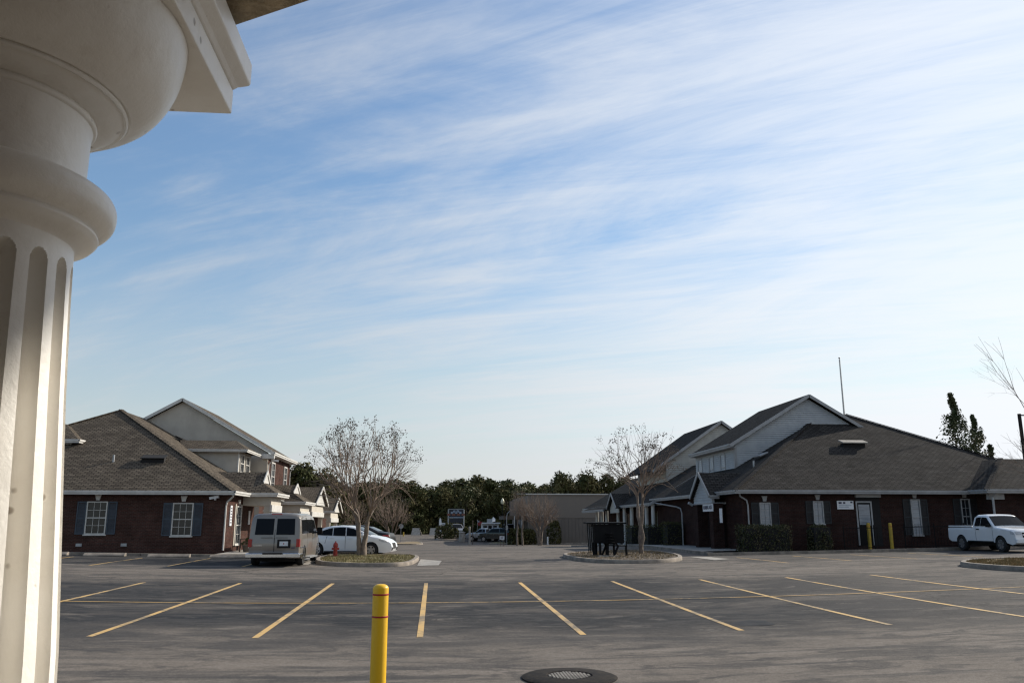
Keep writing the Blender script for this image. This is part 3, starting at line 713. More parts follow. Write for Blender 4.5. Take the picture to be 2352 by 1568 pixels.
# ------------------------------------------------------------------ LEFT: two storey block behind
B = empty('two_storey_office', (-17, 60, .6), 'two storey beige gabled office with brick street side behind the left brick office', 'building')
BY, BX = 56.0, -11.1
ev = 6.62; ap = (-16.76, 10.12)
wl = -22.6
m = MB(); m.box(wl, BX, BY + .02, 64.6, .3, ev - .05); m.build('wall', M['brick_l'], B)
wallpoly(B, 'Y', BY, -1, [(wl, .5), (BX + .02, .5), (BX + .02, ev), (ap[0], ap[1] - .22), (wl, ev)], M['stucco'], th=.12)
sp_ = (ap[1] - ev) / (BX + .45 - ap[0])
e0 = BX + .45
roofplane(B, [(e0, BY - .25, ev - .02), (e0, 64.9, ev - .02), (ap[0], 64.9, ap[1]), (ap[0], BY - .25, ap[1])], M['shingle_l'])
e1 = 2 * ap[0] - e0
roofplane(B, [(e1, BY - .25, ev - .02), (e1, 64.9, ev - .02), (ap[0], 64.9, ap[1]), (ap[0], BY - .25, ap[1])], M['shingle_l'])
fascia(B, (e0, BY - .28, ev - .10), (ap[0], BY - .28, ap[1] - .09), w=.05, h=.19, name='rake_board')
fascia(B, (e1, BY - .28, ev - .10), (ap[0], BY - .28, ap[1] - .09), w=.05, h=.19, name='rake_board')
fascia(B, (e0 + .02, BY - .3, ev - .1), (e0 + .02, 64.9, ev - .1), gutter=True)
m = MB(); m.box(BX - .3, e0 + .02, BY - .26, BY - .02, ev - .42, ev - .12); m.build('cornice_return', M['trim'], B)
m = MB(); m.box(BX, e0, BY, 64.9, ev - .2, ev - .16); m.build('soffit', M['trim'], B)
for a0 in (57.3, 62.0):
    window(B, 'X', BX, 1, a0, a0 + 1.2, 4.2, 6.1, 2, 4, None, False, glassm='glass', fr=.09)
downspout(B, [(e0, BY + .1, ev - .2), (e0 - .1, BY + .2, ev - .45), (BX + .06, BY + .2, ev - .8), (BX + .06, BY + .2, 3.6)])
downspout(B, [(e0, 64.5, ev - .2), (BX + .06, 64.45, ev - .8), (BX + .06, 64.45, 1)])
m = MB(); m.bar((BX + .05, 57.0, 6.2), (BX + .5, 57.2, 6.15), .12, .12); m.build('security_camera', M['sign'], B)
m = MB(); m.bar((BX, 64.55, 5.6), (BX + .55, 64.7, 5.75), .08, .08); m.build('wall_lamp', M['black'], B)
porch_left(B, 56.2, 60.8, 4.62, -9.5, -8.55, z0=3.42)
m = MB(); m.box(BX, BX + .03, 57.6, 59.4, .6, 2.8); m.build('doorway', M['dark'], B)

# LEFT: low third unit
D_ = empty('low_office', (-15, 75, .6), 'low office with white gabled porches beyond the two storey beige one', 'building')
m = MB(); m.box(-22, -10.9, 65.2, 88, -.5, 3.3); m.build('wall', M['brick_l'], D_)
roofplane(D_, [(-10.5, 65.2, 3.45), (-10.5, 88, 3.45), (-13.2, 85, 4.7), (-13.2, 68, 4.7)], M['shingle_l'])
roofplane(D_, [(-22, 65.2, 3.45), (-10.5, 65.2, 3.45), (-13.2, 68, 4.7), (-20, 68, 4.7)], M['shingle_l'])
porch_left(D_, 65.2, 72.6, 4.9, -9.35, -9.1, skirt=False, z0=3.5)
porch_left(D_, 77.0, 83.5, 4.35, -9.35, -9.1, skirt=False, z0=3.1)

# small front dormer whose corner peeks past the column
c1 = AY(181, 1010, 47.0)
nx1, nz = c1.x, c1.z
m = MB(); m.box(-25, nx1 - .5, 47.35, 52, 5.6, nz - .1); m.build('dormer_wall', M['stucco'], A)
roofplane(A, [(-25, 47, nz), (nx1, 47, nz), (nx1 - 1.7, 49.2, nz + 1.1), (-25, 49.2, nz + 1.1)], M['shingle_l'], name='dormer_roof')
roofplane(A, [(nx1, 47, nz), (nx1, 50.5, nz), (nx1 - 1.7, 49.2, nz + 1.1)], M['shingle_l'], name='dormer_roof')
fascia(A, (-25, 46.98, nz - .07), (nx1, 46.98, nz - .07), gutter=True); fascia(A, (nx1 + .02, 46.95, nz - .07), (nx1 + .02, 50.5, nz - .07), gutter=True)
m = MB(); m.box(nx1 - .9, nx1 - .5, 47.3, 47.34, nz - .5, nz - .12); m.build('trim_board', M['trim'], A)

# ------------------------------------------------------------------ RIGHT: single storey brick office
Rb = empty('dark_brick_office', (24, 44, .7), 'single storey dark brick office with wide grey hip roof and black shutters on the right', 'building')
EZ = 3.74; X0, X1 = 15.5, 36.3; WY = 42.95; WX = 16.0
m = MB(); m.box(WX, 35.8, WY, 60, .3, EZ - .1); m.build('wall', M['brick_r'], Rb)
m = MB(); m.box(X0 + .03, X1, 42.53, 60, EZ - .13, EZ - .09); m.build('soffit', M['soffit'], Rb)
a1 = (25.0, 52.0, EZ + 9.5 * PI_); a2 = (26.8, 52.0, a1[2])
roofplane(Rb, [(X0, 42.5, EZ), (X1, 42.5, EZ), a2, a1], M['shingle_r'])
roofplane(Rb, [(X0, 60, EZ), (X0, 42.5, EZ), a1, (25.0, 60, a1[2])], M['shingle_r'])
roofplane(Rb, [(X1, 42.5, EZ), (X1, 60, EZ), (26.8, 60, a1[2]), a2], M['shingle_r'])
for p, q in (((X0, 42.5, EZ), a1), ((X1, 42.5, EZ), a2)):
    m = MB(); m.bar((p[0], p[1], p[2] + .03), (q[0], q[1], q[2] + .03), .28, .04); m.build('hip_cap', M['shingle_r'], Rb)
fascia(Rb, (X0, 42.49, EZ - .07), (X1, 42.49, EZ - .07), gutter=True)
fascia(Rb, (X0, 42.42, EZ - .07), (X0, 60, EZ - .07), gutter=True)
m = MB(); m.slab([(23.95, 47.15, 6.76), (25.5, 47.15, 6.76), (25.5, 47.75, 6.95), (23.95, 47.75, 6.95)], .07); m.build('roof_vent', M['concrete'], Rb)
m = MB(); m.box(24.05, 25.4, 47.35, 47.7, 6.3, 6.72); m.build('vent_base', M['dark'], Rb)
m = MB(); m.slab([(19.0, 47.6, 5.98), (19.0, 48.6, 5.98), (19.5, 48.6, 6.2), (19.5, 47.6, 6.2)], .06); m.build('roof_vent', M['steel'], Rb)
m = MB(); m.tube([(18.2, 46.6, 5.1), (18.2, 46.6, 5.6)], .06, 8); m.build('vent_pipe', M['steel'], Rb)
window(Rb, 'Y', WY, -1, 16.92, 17.52, 2.0, 3.14, 2, 3, 'shutter_black', True, glassm='blind', sw=.42, meet=False)
window(Rb, 'Y', WY, -1, 19.84, 20.40, 2.05, 3.22, 2, 3, 'shutter_black', True, glassm='blind', sw=.38, meet=False)
window(Rb, 'Y', WY, -1, 25.25, 25.78, 1.46, 3.33, 1, 4, 'shutter_black', True, glassm='blind', sw=.40)
window(Rb, 'Y', WY, -1, 28.08, 28.6, 1.5, 3.36, 2, 4, 'shutter_black', True, sw=.40)
# recessed entrance
m = MB(); m.box(22.22, 23.55, WY - .012, WY + .3, .9, 3.45); m.build('entrance_recess', M['dark'], Rb)
m = MB(); m.box(22.2, 23.6, WY - .12, WY + .1, 3.42, 3.62); m.build('lintel', M['trim'], Rb)
m = MB()
for q in ((22.2, 22.27, .95, 3.22), (23.0, 23.08, .95, 3.22), (22.27, 23.0, 3.14, 3.22)): m.box(q[0], q[1], WY - .06, WY - .013, q[2], q[3])
dr = m.build('door_frame', M['trim'], Rb)
m = MB(); m.box(22.27, 23.0, WY - .04, WY - .014, .97, 3.14); dd = m.build('door', M['black'], Rb)
m = MB(); m.box(22.33, 22.94, WY - .055, WY - .041, 2.0, 3.05); m.build('door_glass', M['blind'], dd)
m = MB(); m.tube([(22.9, WY - .09, 1.95), (22.9, WY - .09, 2.1)], .02, 6); m.build('door_handle', M['steel'], dd)
m = MB(); m.box(21.17, 22.07, WY - .06, WY - .01, 2.8, 3.24); sg = m.build('wall_sign', M['sign'], Rb, label='white wall sign beside the recessed entrance')
for x0, x1, z0, z1, mt in ((21.25, 21.42, 3.08, 3.18, 'print'), (21.5, 21.62, 3.08, 3.18, 'print'), (21.9, 22.02, 3.12, 3.2, 'print'), (21.25, 21.95, 2.98, 3.01, 'bluew'), (21.25, 21.8, 2.9, 2.93, 'bluew')):
    m = MB(); m.box(x0, x1, WY - .066, WY - .062, z0, z1); m.build('print_mark', M[mt], sg)
downspout(Rb, [(15.75, 42.55, 3.6), (15.85, 42.75, 3.45), (16.22, 42.86, 3.25), (16.28, 42.86, 3.0), (16.28, 42.86, .8)])
# wing at the right end
wx = 28.35; wy = 41.0
m = MB(); m.box(29.0, 40, 41.6, 43.2, .3, EZ - .1); m.build('wall', M['brick_r'], Rb)
wa = (wx + 4.3, wy + 4.3, EZ + 4.1 * .48)
wz = 5.62
k = (wz - EZ) / PI_
roofplane(Rb, [(wx, wy, EZ + .02), (wx + k, wy + k, wz), (wx + k - .2, 48.5, wz), (wx, 43.4, EZ + .02)], M['shingle_r'])
roofplane(Rb, [(wx, wy, EZ + .02), (42, wy, EZ + .02), (42 - 0, wy + k, wz), (wx + k, wy + k, wz)], M['shingle_r'])
m = MB(); m.bar((wx, wy, EZ + .05), (wx + k, wy + k, wz + .03), .26, .04); m.build('hip_cap', M['shingle_r'], Rb)
fascia(Rb, (wx, wy, EZ - .05), (42, wy, EZ - .05), gutter=True); fascia(Rb, (wx, wy - .04, EZ - .05), (wx, 42.5, EZ - .05), gutter=True)
m = MB(); m.box(wx + .1, 42, wy + .1, 42, EZ - .16, EZ - .12); m.build('soffit', M['soffit'], Rb)
m = MB(); m.box(wx + .35, wx + 1.2, 41.4, 41.62, EZ - .45, EZ - .16); m.build('porch_beam', M['trim'], Rb)
downspout(Rb, [(wx + .45, wy + .05, 3.6), (wx + .45, wy + .25, 3.4), (wx + .45, wy + .3, .9)], r=.06)
# gabled entrance porch towards the street
PX_, PYn, PYf, PR, PE = 15.05, 45.3, 48.9, 4.92, 3.55
pm_ = (PYn + PYf) / 2
for s in (PYn, PYf):
    m = MB(); m.slab([(PX_, s, PE), (19.0, s, PE), (19.0, pm_, PR), (PX_, pm_, PR)], .07); m.build('porch_roof', M['shingle_r'], Rb)
    fascia(Rb, (PX_ - .03, s, PE - .03), (PX_ - .03, pm_, PR - .02), w=.05, h=.18, name='rake_board')
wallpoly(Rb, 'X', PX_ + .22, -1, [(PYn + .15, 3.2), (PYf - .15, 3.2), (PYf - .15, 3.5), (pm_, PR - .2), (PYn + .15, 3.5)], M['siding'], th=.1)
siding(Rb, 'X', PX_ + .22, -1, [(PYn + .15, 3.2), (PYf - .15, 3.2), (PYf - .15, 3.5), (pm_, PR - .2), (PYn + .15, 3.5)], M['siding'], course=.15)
m = MB(); m.box(PX_ + .1, 18.0, PYn + .1, PYf - .1, 3.12, 3.2); m.build('porch_ceiling', M['trim'], Rb)
fascia(Rb, (PX_, PYn, PE - .07), (X0 + .1, PYn, PE - .07), gutter=True)
for y in (PYn + .35, PYf - .55):
    m = MB(); m.box(PX_ + .15, PX_ + .75, y - .3, y + .3, .5, 3.15); m.build('brick_pier', M['brick_r'], Rb)
m = MB(); m.box(15.98, 16.01, 46.2, 47.5, .75, 2.95); m.build('doorway', M['dark'], Rb)
# hanging sign
hs = MB(); hs.box(PX_ + .12, PX_ + .17, 45.25, 46.95, 2.72, 3.14)
sgn = hs.build('hanging_sign', M['sign'], Rb, label='white hanging sign with dark capital letters')
tcv = bpy.data.curves.new('lettering', 'FONT'); tcv.body = 'HEARING AIDS'; tcv.size = .26; tcv.extrude = .004; tcv.align_x = 'CENTER'; tcv.align_y = 'CENTER'
tob = bpy.data.objects.new('lettering', tcv); C.objects.link(tob)
bpy.context.view_layer.update()
tme = bpy.data.meshes.new_from_object(tob.evaluated_get(bpy.context.evaluated_depsgraph_get())); bpy.data.objects.remove(tob)
tob = bpy.data.objects.new('lettering', tme); C.objects.link(tob); tme.materials.clear(); tme.materials.append(M['print'])
tob.parent = sgn; tob.rotation_euler = (math.pi / 2, 0, -math.pi / 2); tob.location = Vector((PX_ + .112, 46.1, 2.93)) - ORG[sgn.name]; tob.scale = (.88, 1.15, 1)
KIDS.setdefault(sgn.name, []).append(tob)
m = MB(); m.box(PX_ + .1, PX_ + .14, 43.75, 44.1, 2.1, 2.85); m.build('notice_panel', M['sign'], Rb)
m = MB(); m.bar((PX_ + .05, 48.6, 3.1), (PX_ - .2, 48.6, 3.25), .14, .14); m.build('wall_lamp', M['steel'], Rb)

# RIGHT: two storey block with grey siding
E_ = empty('two_storey_grey_block', (23, 55, .7), 'two storey block with pale grey horizontal siding above the right hand brick office', 'building')
EY, EX = 50.5, 18.55; ez = 6.85; ea = (23.5, 10.08)
er = 2 * ea[0] - EX
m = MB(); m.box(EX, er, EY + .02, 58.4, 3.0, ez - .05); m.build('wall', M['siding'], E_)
gp = [(EX, 4.2), (er, 4.2), (er, ez), (ea[0], ea[1] - .25), (EX, ez)]
wallpoly(E_, 'Y', EY, -1, gp, M['siding'], th=.1)
siding(E_, 'Y', EY, -1, gp, M['siding'], course=.135)
siding(E_, 'X', EX, -1, [(EY + .1, 4.2), (58.4, 4.2), (58.4, ez - .1), (EY + .1, ez - .1)], M['siding'], course=.135)
ee = EX - .42; er2 = er + .42
for e in (ee, er2):
    roofplane(E_, [(e, EY - .3, ez), (e, 58.6, ez), (ea[0], 58.6, ea[1]), (ea[0], EY - .3, ea[1])], M['shingle_r'])
    fascia(E_, (e, EY - .33, ez - .08), (ea[0], EY - .33, ea[1] - .09), w=.05, h=.19, name='rake_board')
fascia(E_, (ee, EY - .33, ez - .08), (ee, 58.6, ez - .08), w=.06, h=.2, gutter=True)
m = MB(); m.box(EX - .04, EX + .1, EY - .06, EY - .03, 4.3, ez - .1); m.box(EX - .055, EX - .03, EY - .06, EY + .15, 4.3, ez - .1); m.build('corner_board', M['trim'], E_)
m = MB(); m.box(ee + .03, EX, EY - .3, 58.6, ez - .2, ez - .16); m.build('soffit', M['trim'], E_)
for y0 in (52.2, 54.5, 56.95):
    window(E_, 'X', EX, -1, y0, y0 + .95, 4.75, 6.48, 1, 2, None, False, glassm='glass', upper_rows=1, fr=.07, upperm='pane_sky')

# RIGHT: further unit with covered walk
H_ = empty('far_gabled_office', (22, 66, .6), 'far two storey office with tan siding gable and white columned walk', 'building')
GY, GX = 65.5, 18.3; gz_e = 6.9; ga = (22.95, 10.2)
gr = 2 * ga[0] - GX
m = MB(); m.box(GX, gr, GY + .02, 75, .4, gz_e - .05); m.build('wall', M['siding_tan'], H_)
gp = [(GX, 3.5), (gr, 3.5), (gr, gz_e), (ga[0], ga[1] - .25), (GX, gz_e)]
wallpoly(H_, 'Y', GY, -1, gp, M['siding_tan'], th=.1)
siding(H_, 'Y', GY, -1, gp, M['siding_tan'], course=.17)
ge = GX - 1.2
for e, zz_ in ((ge, gz_e - .75), (gr + .5, gz_e - .3)):
    roofplane(H_, [(e, GY - .3, zz_), (e, 75.5, zz_), (ga[0], 75.5, ga[1]), (ga[0], GY - .3, ga[1])], M['shingle_r'])
    fascia(H_, (e, GY - .33, zz_ - .08), (ga[0], GY - .33, ga[1] - .09), w=.05, h=.20, name='rake_board')
# single storey body in front of it, with the covered walk
HY = 58.65; rl, rz0 = 15.1, 3.45
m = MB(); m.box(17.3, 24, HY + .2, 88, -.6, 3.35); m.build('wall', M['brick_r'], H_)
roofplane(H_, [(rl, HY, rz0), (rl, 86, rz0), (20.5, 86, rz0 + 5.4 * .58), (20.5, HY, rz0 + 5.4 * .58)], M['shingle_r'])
fascia(H_, (rl, HY - .03, rz0 - .08), (20.5, HY - .03, rz0 + 5.4 * .58 - .1), w=.05, h=.2, name='rake_board')
fascia(H_, (rl, HY, rz0 - .08), (rl, 86, rz0 - .08), gutter=True)
wallpoly(H_, 'Y', HY + .15, -1, [(15.6, 3.3), (20.2, 3.3), (20.2, rz0 + 5 * .58)], M['siding_tan'], th=.06)
downspout(H_, [(15.45, 58.3, 3.45), (15.75, 54.2, 3.12), (15.78, 53.4, 3.0), (15.8, 53.2, 2.7), (15.8, 53.2, .6)])
for y in (58.9, 60.8, 65.5, 68.1, 70.5, 75.3, 77.5, 79.9):
    m = MB(); zt = 3.4
    zb_ = gz(15.4, y) + .1; m.lathe([(.19, zb_), (.19, zb_ + .12), (.15, zb_ + .14), (.135, zt - .15), (.18, zt - .12), (.18, zt)], (15.4, y), 12)
    m.build('walk_column', M['trim'], H_)
for s in (68.0, 71.9):
    m = MB(); m.slab([(14.7, s, 3.3), (19, s, 3.3), (19, 69.95, 4.5), (14.7, 69.95, 4.5)], .07); m.build('porch_roof', M['shingle_r'], H_)
    fascia(H_, (14.67, s, 3.26), (14.67, 69.95, 4.47), w=.05, h=.16, name='rake_board')
wallpoly(H_, 'X', 14.95, -1, [(68.3, 2.9), (71.6, 2.9), (71.6, 3.3), (69.95, 4.35), (68.3, 3.3)], M['siding_tan'], th=.08)
roofplane(H_, [(14.5, 72.3, 3.2), (14.5, 83, 3.2), (17.4, 80, 4.6), (17.4, 74.5, 4.6)], M['shingle_r'])
roofplane(H_, [(14.5, 72.3, 3.2), (19.5, 72.3, 3.2), (17.4, 74.5, 4.6)], M['shingle_r'])
fascia(H_, (14.5, 72.3, 3.13), (14.5, 83, 3.13), gutter=True)
for y0 in (61, 64.5, 69, 74):
    m = MB(); m.box(17.24, 17.3, y0, y0 + 1.2, 1.1, 2.9); m.build('window', M['glass'], H_)
    m = MB(); m.box(17.18, 17.25, y0 - .1, y0, 1.0, 3.0); m.box(17.18, 17.25, y0 + 1.2, y0 + 1.3, 1.0, 3.0); m.build('window_trim', M['trim'], H_)
sheet([(13.4, 42.0), (16.0, 42.0), (17.3, 86), (14.0, 86)], .14, 'pavement', M['concrete'])
sheet([(16.0, 40.0), (36, 40.0), (36, 43.0), (16.0, 43.0)], .05, 'planting_bed', M['soil'])
m = MB()
def kerb_line(p, q, h=.14, w=.16, n=12, name='kerb'):
    m = MB(); p = Vector((p[0], p[1], 0)); q = Vector((q[0], q[1], 0)); d = (q - p).normalized(); s = Vector((-d.y, d.x, 0)) * w / 2
    rings = []
    for i in range(n + 1):
        c = p.lerp(q, i / n); z = gz(c.x, c.y)
        rings += [tuple(c + s + Vector((0, 0, z - .05))), tuple(c + s + Vector((0, 0, z + h))), tuple(c - s + Vector((0, 0, z + h))), tuple(c - s + Vector((0, 0, z - .05)))]
    fs = [(4 * i + k, 4 * i + (k + 1) % 4, 4 * i + 4 + (k + 1) % 4, 4 * i + 4 + k) for i in range(n) for k in range(4)] + [(0, 1, 2, 3), tuple(4 * n + k for k in (3, 2, 1, 0))]
    m.add(rings, fs); o = m.build(name, M['kerb'], kind='structure'); bmf(o)
kerb_line((13.0, 39.9), (36, 39.9)); kerb_line((13.35, 40), (13.9, 86))

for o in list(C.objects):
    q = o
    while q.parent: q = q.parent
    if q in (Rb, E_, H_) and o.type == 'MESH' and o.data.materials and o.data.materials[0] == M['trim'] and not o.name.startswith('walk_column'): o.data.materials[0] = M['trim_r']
# metal warehouse at the end of the street
MWY = 106.0
MWX = AY(1213, 1200, MWY).x; zt = AY(1340, 1135, MWY).z; zmid = AY(1340, 1189, MWY).z
MW = empty('metal_warehouse', (MWX + 8, MWY, -.6), 'plain tan ribbed metal warehouse at the end of the lot', 'building')
m = MB(); m.box(MWX, MWX + 45, MWY, 128, -1.2, zt - .1); m.build('wall', M['metalwall'], MW)
m = MB(); m.box(MWX - .03, MWX + 45.03, MWY - .06, MWY - .003, zmid, zt - .05); m.build('upper_wall', M['metalband'], MW)
m = MB(); x = MWX + .2
while x < MWX + 22: m.box(x, x + .06, MWY - .04, MWY - .004, -.8, zmid - .01); x += .45
m.build('wall_ribs', M['metalwall'], MW, kind='stuff')
m = MB(); m.box(MWX - .3, MWX + 45.3, MWY - .25, MWY + .02, zt - .049, zt + .06); m.build('gutter', M['trim'], MW)
m = MB(); m.slab([(MWX - .3, MWY - .2, zt + .08), (MWX + 45, MWY - .2, zt + .08), (MWX + 45, 118, zt + .5), (MWX - .3, 118, zt + .5)], .06); m.build('roof', M['steel'], MW)
m = MB(); m.box(MWX - 3.0, MWX - .05, MWY + 1, MWY + 9, zmid - .2, zmid + .25); m.build('canopy', M['wood'], MW)
for x in (MWX - 2.7, MWX - 1.5, MWX - .6):
    m = MB(); m.box(x - .17, x + .17, MWY + 1.1, MWY + 1.4, -.8, zmid - .2); m.build('canopy_post', M['dark'], MW)
fix_normals_all()

# ------------------------------------------------------------------ hedges
def hedge(name, x0, x1, y0, y1, z1, n, label, cat='hedge', group=None, round_=0., mat='hedge', ls=1., core=True):
    c = Vector(((x0 + x1) / 2, (y0 + y1) / 2, gz((x0 + x1) / 2, (y0 + y1) / 2)))
    r = empty(name, c, label, cat, group)
    z0 = c.z
    g = MB(); rr = random.Random(hash(label) % 1000 if False else len(label) * 31 + int(x0 * 10))
    for _ in range(n):
        while True:
            p = Vector((rr.uniform(-1, 1), rr.uniform(-1, 1), rr.uniform(0, 1)))
            if round_ and (abs(p.x) ** 3 + abs(p.y) ** 3 + p.z ** 4) > 1: continue
            e = max(abs(p.x), abs(p.y), p.z)
            if e > .72 or rr.random() < .2: break
        q = Vector(((x0 + x1) / 2 + p.x * (x1 - x0) / 2, (y0 + y1) / 2 + p.y * (y1 - y0) / 2, z0 + p.z * (z1 - z0)))
        q += Vector((rr.gauss(0, .03), rr.gauss(0, .03), rr.gauss(0, .035)))
        s = rr.uniform(.03, .065) * ls; a = Vector((rr.gauss(0, 1), rr.gauss(0, 1), rr.gauss(0, 1))).normalized(); b = a.orthogonal().normalized(); w = a.cross(b)
        g.add([q - b * s, q + w * s * .5, q + b * s, q - w * s * .5], [(0, 1, 2, 3)])
    g.build('foliage', M[mat], r, kind='stuff')
    if not core: return r
    core = MB(); core.box(x0 + .14, x1 - .14, y0 + .14, y1 - .14, z0 - .02, z1 - .16); core.build('stems', M['dark'], r, kind='stuff')
    return r
hedge('hedge', 15.2, 17.75, 40.9, 42.1, 1.98, 6500, 'long clipped brown-tipped hedge under the first window of the dark brick office')
hedge('shrub', 18.85, 19.98, 41.0, 42.1, 2.02, 3600, 'rounded clipped shrub under the second window of the dark brick office', 'shrub', None, 1)
hedge('hedge', 14.7, 15.9, 53.2, 54.6, 2.15, 2500, 'tall dark hedge left of the porch with the hanging sign', mat='leaf')
hedge('hedge', 14.2, 16.0, 56.3, 58.6, 1.95, 2500, 'dark hedge between the white columns of the far walk', mat='leaf')
hedge('shrub', 14.3, 15.1, 61.5, 63.5, 1.9, 1200, 'dark shrub behind the far white columns', 'shrub', mat='leaf')

# ------------------------------------------------------------------ trees
def leafy_mesh(name, seed, h, w, n, lobes, leaf, mat, cone=False, base=.12, flat=.8):
    rr = random.Random(seed); g = MB()
    L = []
    for i in range(lobes):
        if cone:
            t = (i + .5) / lobes; z = h * (base + (1 - base) * t); r = w * (1 - t) ** .9 * .5
            a = rr.uniform(0, 6.28); d = r * rr.uniform(.2, .7); L.append((Vector((math.cos(a) * d, math.sin(a) * d, z)), max(.18, r * .75), 1.3))
        else:
            a = rr.uniform(0, 6.28); u = rr.uniform(0, 1) ** .6; t = rr.uniform(0, 1)
            env = math.sin(math.pi * min(1, (t * .85 + .15))) ** .6
            d = u * w * .5 * env * .8; z = h * (base + (1 - base) * t * .93)
            L.append((Vector((math.cos(a) * d, math.sin(a) * d, z)), rr.uniform(.14, .25) * w, flat))
    for _ in range(n):
        c, r, fl = rr.choice(L); v = Vector((rr.gauss(0, 1), rr.gauss(0, 1), rr.gauss(0, 1))).normalized()
        p = c + Vector((v.x * r, v.y * r, v.z * r * fl)) * (rr.uniform(.45, 1.08))
        if mn.noise(p * 1.1 + Vector((seed, 0, 0))) < -.22: continue
        if p.z < .15: p.z = abs(p.z) + .15
        s = leaf * rr.uniform(.5, 1.25); a = (v + Vector((rr.gauss(0, .7), rr.gauss(0, .7), rr.gauss(0, .7)))).normalized(); b = a.orthogonal().normalized()
        ang = rr.uniform(0, 3.14); cc = a.cross(b); b, cc = b * math.cos(ang) + cc * math.sin(ang), cc * math.cos(ang) - b * math.sin(ang)
        g.add([p - b * s, p + cc * s * .45 - b * s * .1, p + b * s, p - cc * s * .45 + b * .1 * s], [(0, 1, 2, 3)])
    return g
def make_tree(name, label, cat, seed, h, w, n, lobes, leaf, mat, loc, cone=False, base=.12, group=None, trunk_r=.18, lean=0):
    r = empty(name, (0, 0, 0), label, cat, group); rr = random.Random(seed + 5)
    leafy_mesh(name, seed, h, w, n, lobes, leaf, mat, cone, base).build('crown', M[mat], r, kind='stuff')
    t = MB(); top = h * (.9 if cone else .75)
    pts = [Vector((lean * z / h + rr.uniform(-.1, .1) * (z > 0), rr.uniform(-.1, .1) * (z > 0), z)) for z in (-.2, h * .2, h * .45, top)]
    t.tube(pts, [trunk_r, trunk_r * .8, trunk_r * .5, trunk_r * .15], 7)
    if not cone:
        for k in range(9):
            z = h * rr.uniform(.25, .65); a = rr.uniform(0, 6.28); q = Vector((math.cos(a), math.sin(a), .7)) * w * .3
            t.tube([(lean * z / h, 0, z), Vector((lean * z / h, 0, z)) + q * .5, Vector((0, 0, z)) + q + Vector((0, 0, .5))], [trunk_r * .4, trunk_r * .25, .02], 5)
    t.build('trunk', M['bark'], r)
    r.location = loc; return r
protos = []
for i, (h, w, mat, cat_, nm) in enumerate(((9.5, 7.5, 'leaf', 'tree', 'oak_tree'), (10.5, 6, 'leaf3', 'tree', 'pine_tree'), (8.5, 8, 'leaf', 'tree', 'oak_tree'), (11, 5.5, 'leaf3', 'tree', 'pine_tree'), (9, 7, 'leaf3', 'tree', 'oak_tree'))):
    protos.append((make_tree(nm, 'x', cat_, 11 + i, h, w, 8500, 44, .30, mat, (0, 0, 0), base=.04, trunk_r=.22), h))
rw = random.Random(3); wood = []
for row, (y0, sp, sc) in enumerate(((149, 4.4, .92), (157, 4.2, 1.03), (166, 4.2, 1.14))):
    x = -31
    while x < 42:
        wood.append((x + rw.uniform(-1, 1), y0 + rw.uniform(-2.5, 2.5), sc * rw.uniform(.84, 1.04), row)); x += sp * rw.uniform(.8, 1.2)
MARKS = ((715, 'beside the beige two storey office'), (790, 'behind the left crape myrtle'), (880, 'behind the white sedan'), (925, 'behind the stop sign'), (955, 'above the left A-frame barrier'), (990, 'above the right A-frame barrier'),
         (1015, 'behind the feather banner'), (1050, 'behind the billboard'), (1090, 'behind the small flag'), (1122, 'behind the food trailer'), (1155, 'behind the lamp post'), (1195, 'behind the tan panel sign'), (1245, 'behind the warehouse crape myrtle'), (1300, 'above the left of the warehouse'), (1370, 'above the right of the warehouse'), (1440, 'beside the far gabled office'))
used = set(); seen = {}
KN = ('dark broad evergreen', 'tall olive pine', 'dark rounded evergreen', 'slim tall pine', 'olive green rounded tree'); RN = ('front', 'middle', 'back')
def px_of(X, Y):
    a, b = wc(X, Y); return CX + F_ * a / b
for i, (x, y, s, row) in enumerate(wood):
    k = rw.randrange(5)
    mk = min(MARKS, key=lambda q: abs(q[0] - px_of(x, y)))[1]
    while (k, row, mk) in seen and len([q for q in seen if q[1:] == (row, mk)]) < 5: k = (k + 1) % 5
    if (k, row, mk) in seen: continue
    seen[(k, row, mk)] = 1; pr, h = protos[k]
    if k in used: o = copy_tree(pr)
    else: o = pr; used.add(k)
    if k in (1, 3): s *= .86
    o.location = (x, y, gz(x, y)); o.scale = (s * 1.1, s * 1.1, s); o.rotation_euler = (0, 0, rw.uniform(0, 6.28))
    o['label'] = KN[k] + ' in the wood\'s ' + RN[row] + ' row, ' + mk
    o['group'] = 'trees of the far wood'
g = MB()
for _ in range(16000):
    x = rw.uniform(-45, 60); y = 147 + rw.uniform(0, 16); z = gz(x, y) + abs(rw.gauss(0, 2.3)); s_ = rw.uniform(.25, .6)
    a = Vector((rw.gauss(0, 1), rw.gauss(0, 1), rw.gauss(0, 1))).normalized(); b_ = a.orthogonal().normalized(); c_ = a.cross(b_); q = Vector((x, y, z))
    g.add([q - b_ * s_, q + c_ * s_ * .5, q + b_ * s_, q - c_ * s_ * .5], [(0, 1, 2, 3)])
g.build('undergrowth', M['leaf'], kind='stuff', label='dark undergrowth filling the foot of the far wood', cat='undergrowth')
def far_tree(k, px, pytop, Y, label, sx=1.0):
    o = copy_tree(protos[k][0]); p = AY(px, pytop, Y); z0 = gz(p.x, Y); s = (p.z - z0) / (protos[k][1] * 1.0)
    o.location = (p.x, Y, z0); o.scale = (s * sx, s * sx, s); o['label'] = label
    if 'group' in o: del o['group']
far_tree(0, 697, 1066, 98, 'rounded green tree rising right behind the two storey beige office', 1.1)
far_tree(2, 742, 1085, 100, 'lower green tree between the beige office and the crape myrtle', 1.1)
far_tree(4, 1287, 1082, 138, 'loose pale green tree rising left above the metal warehouse', .75)
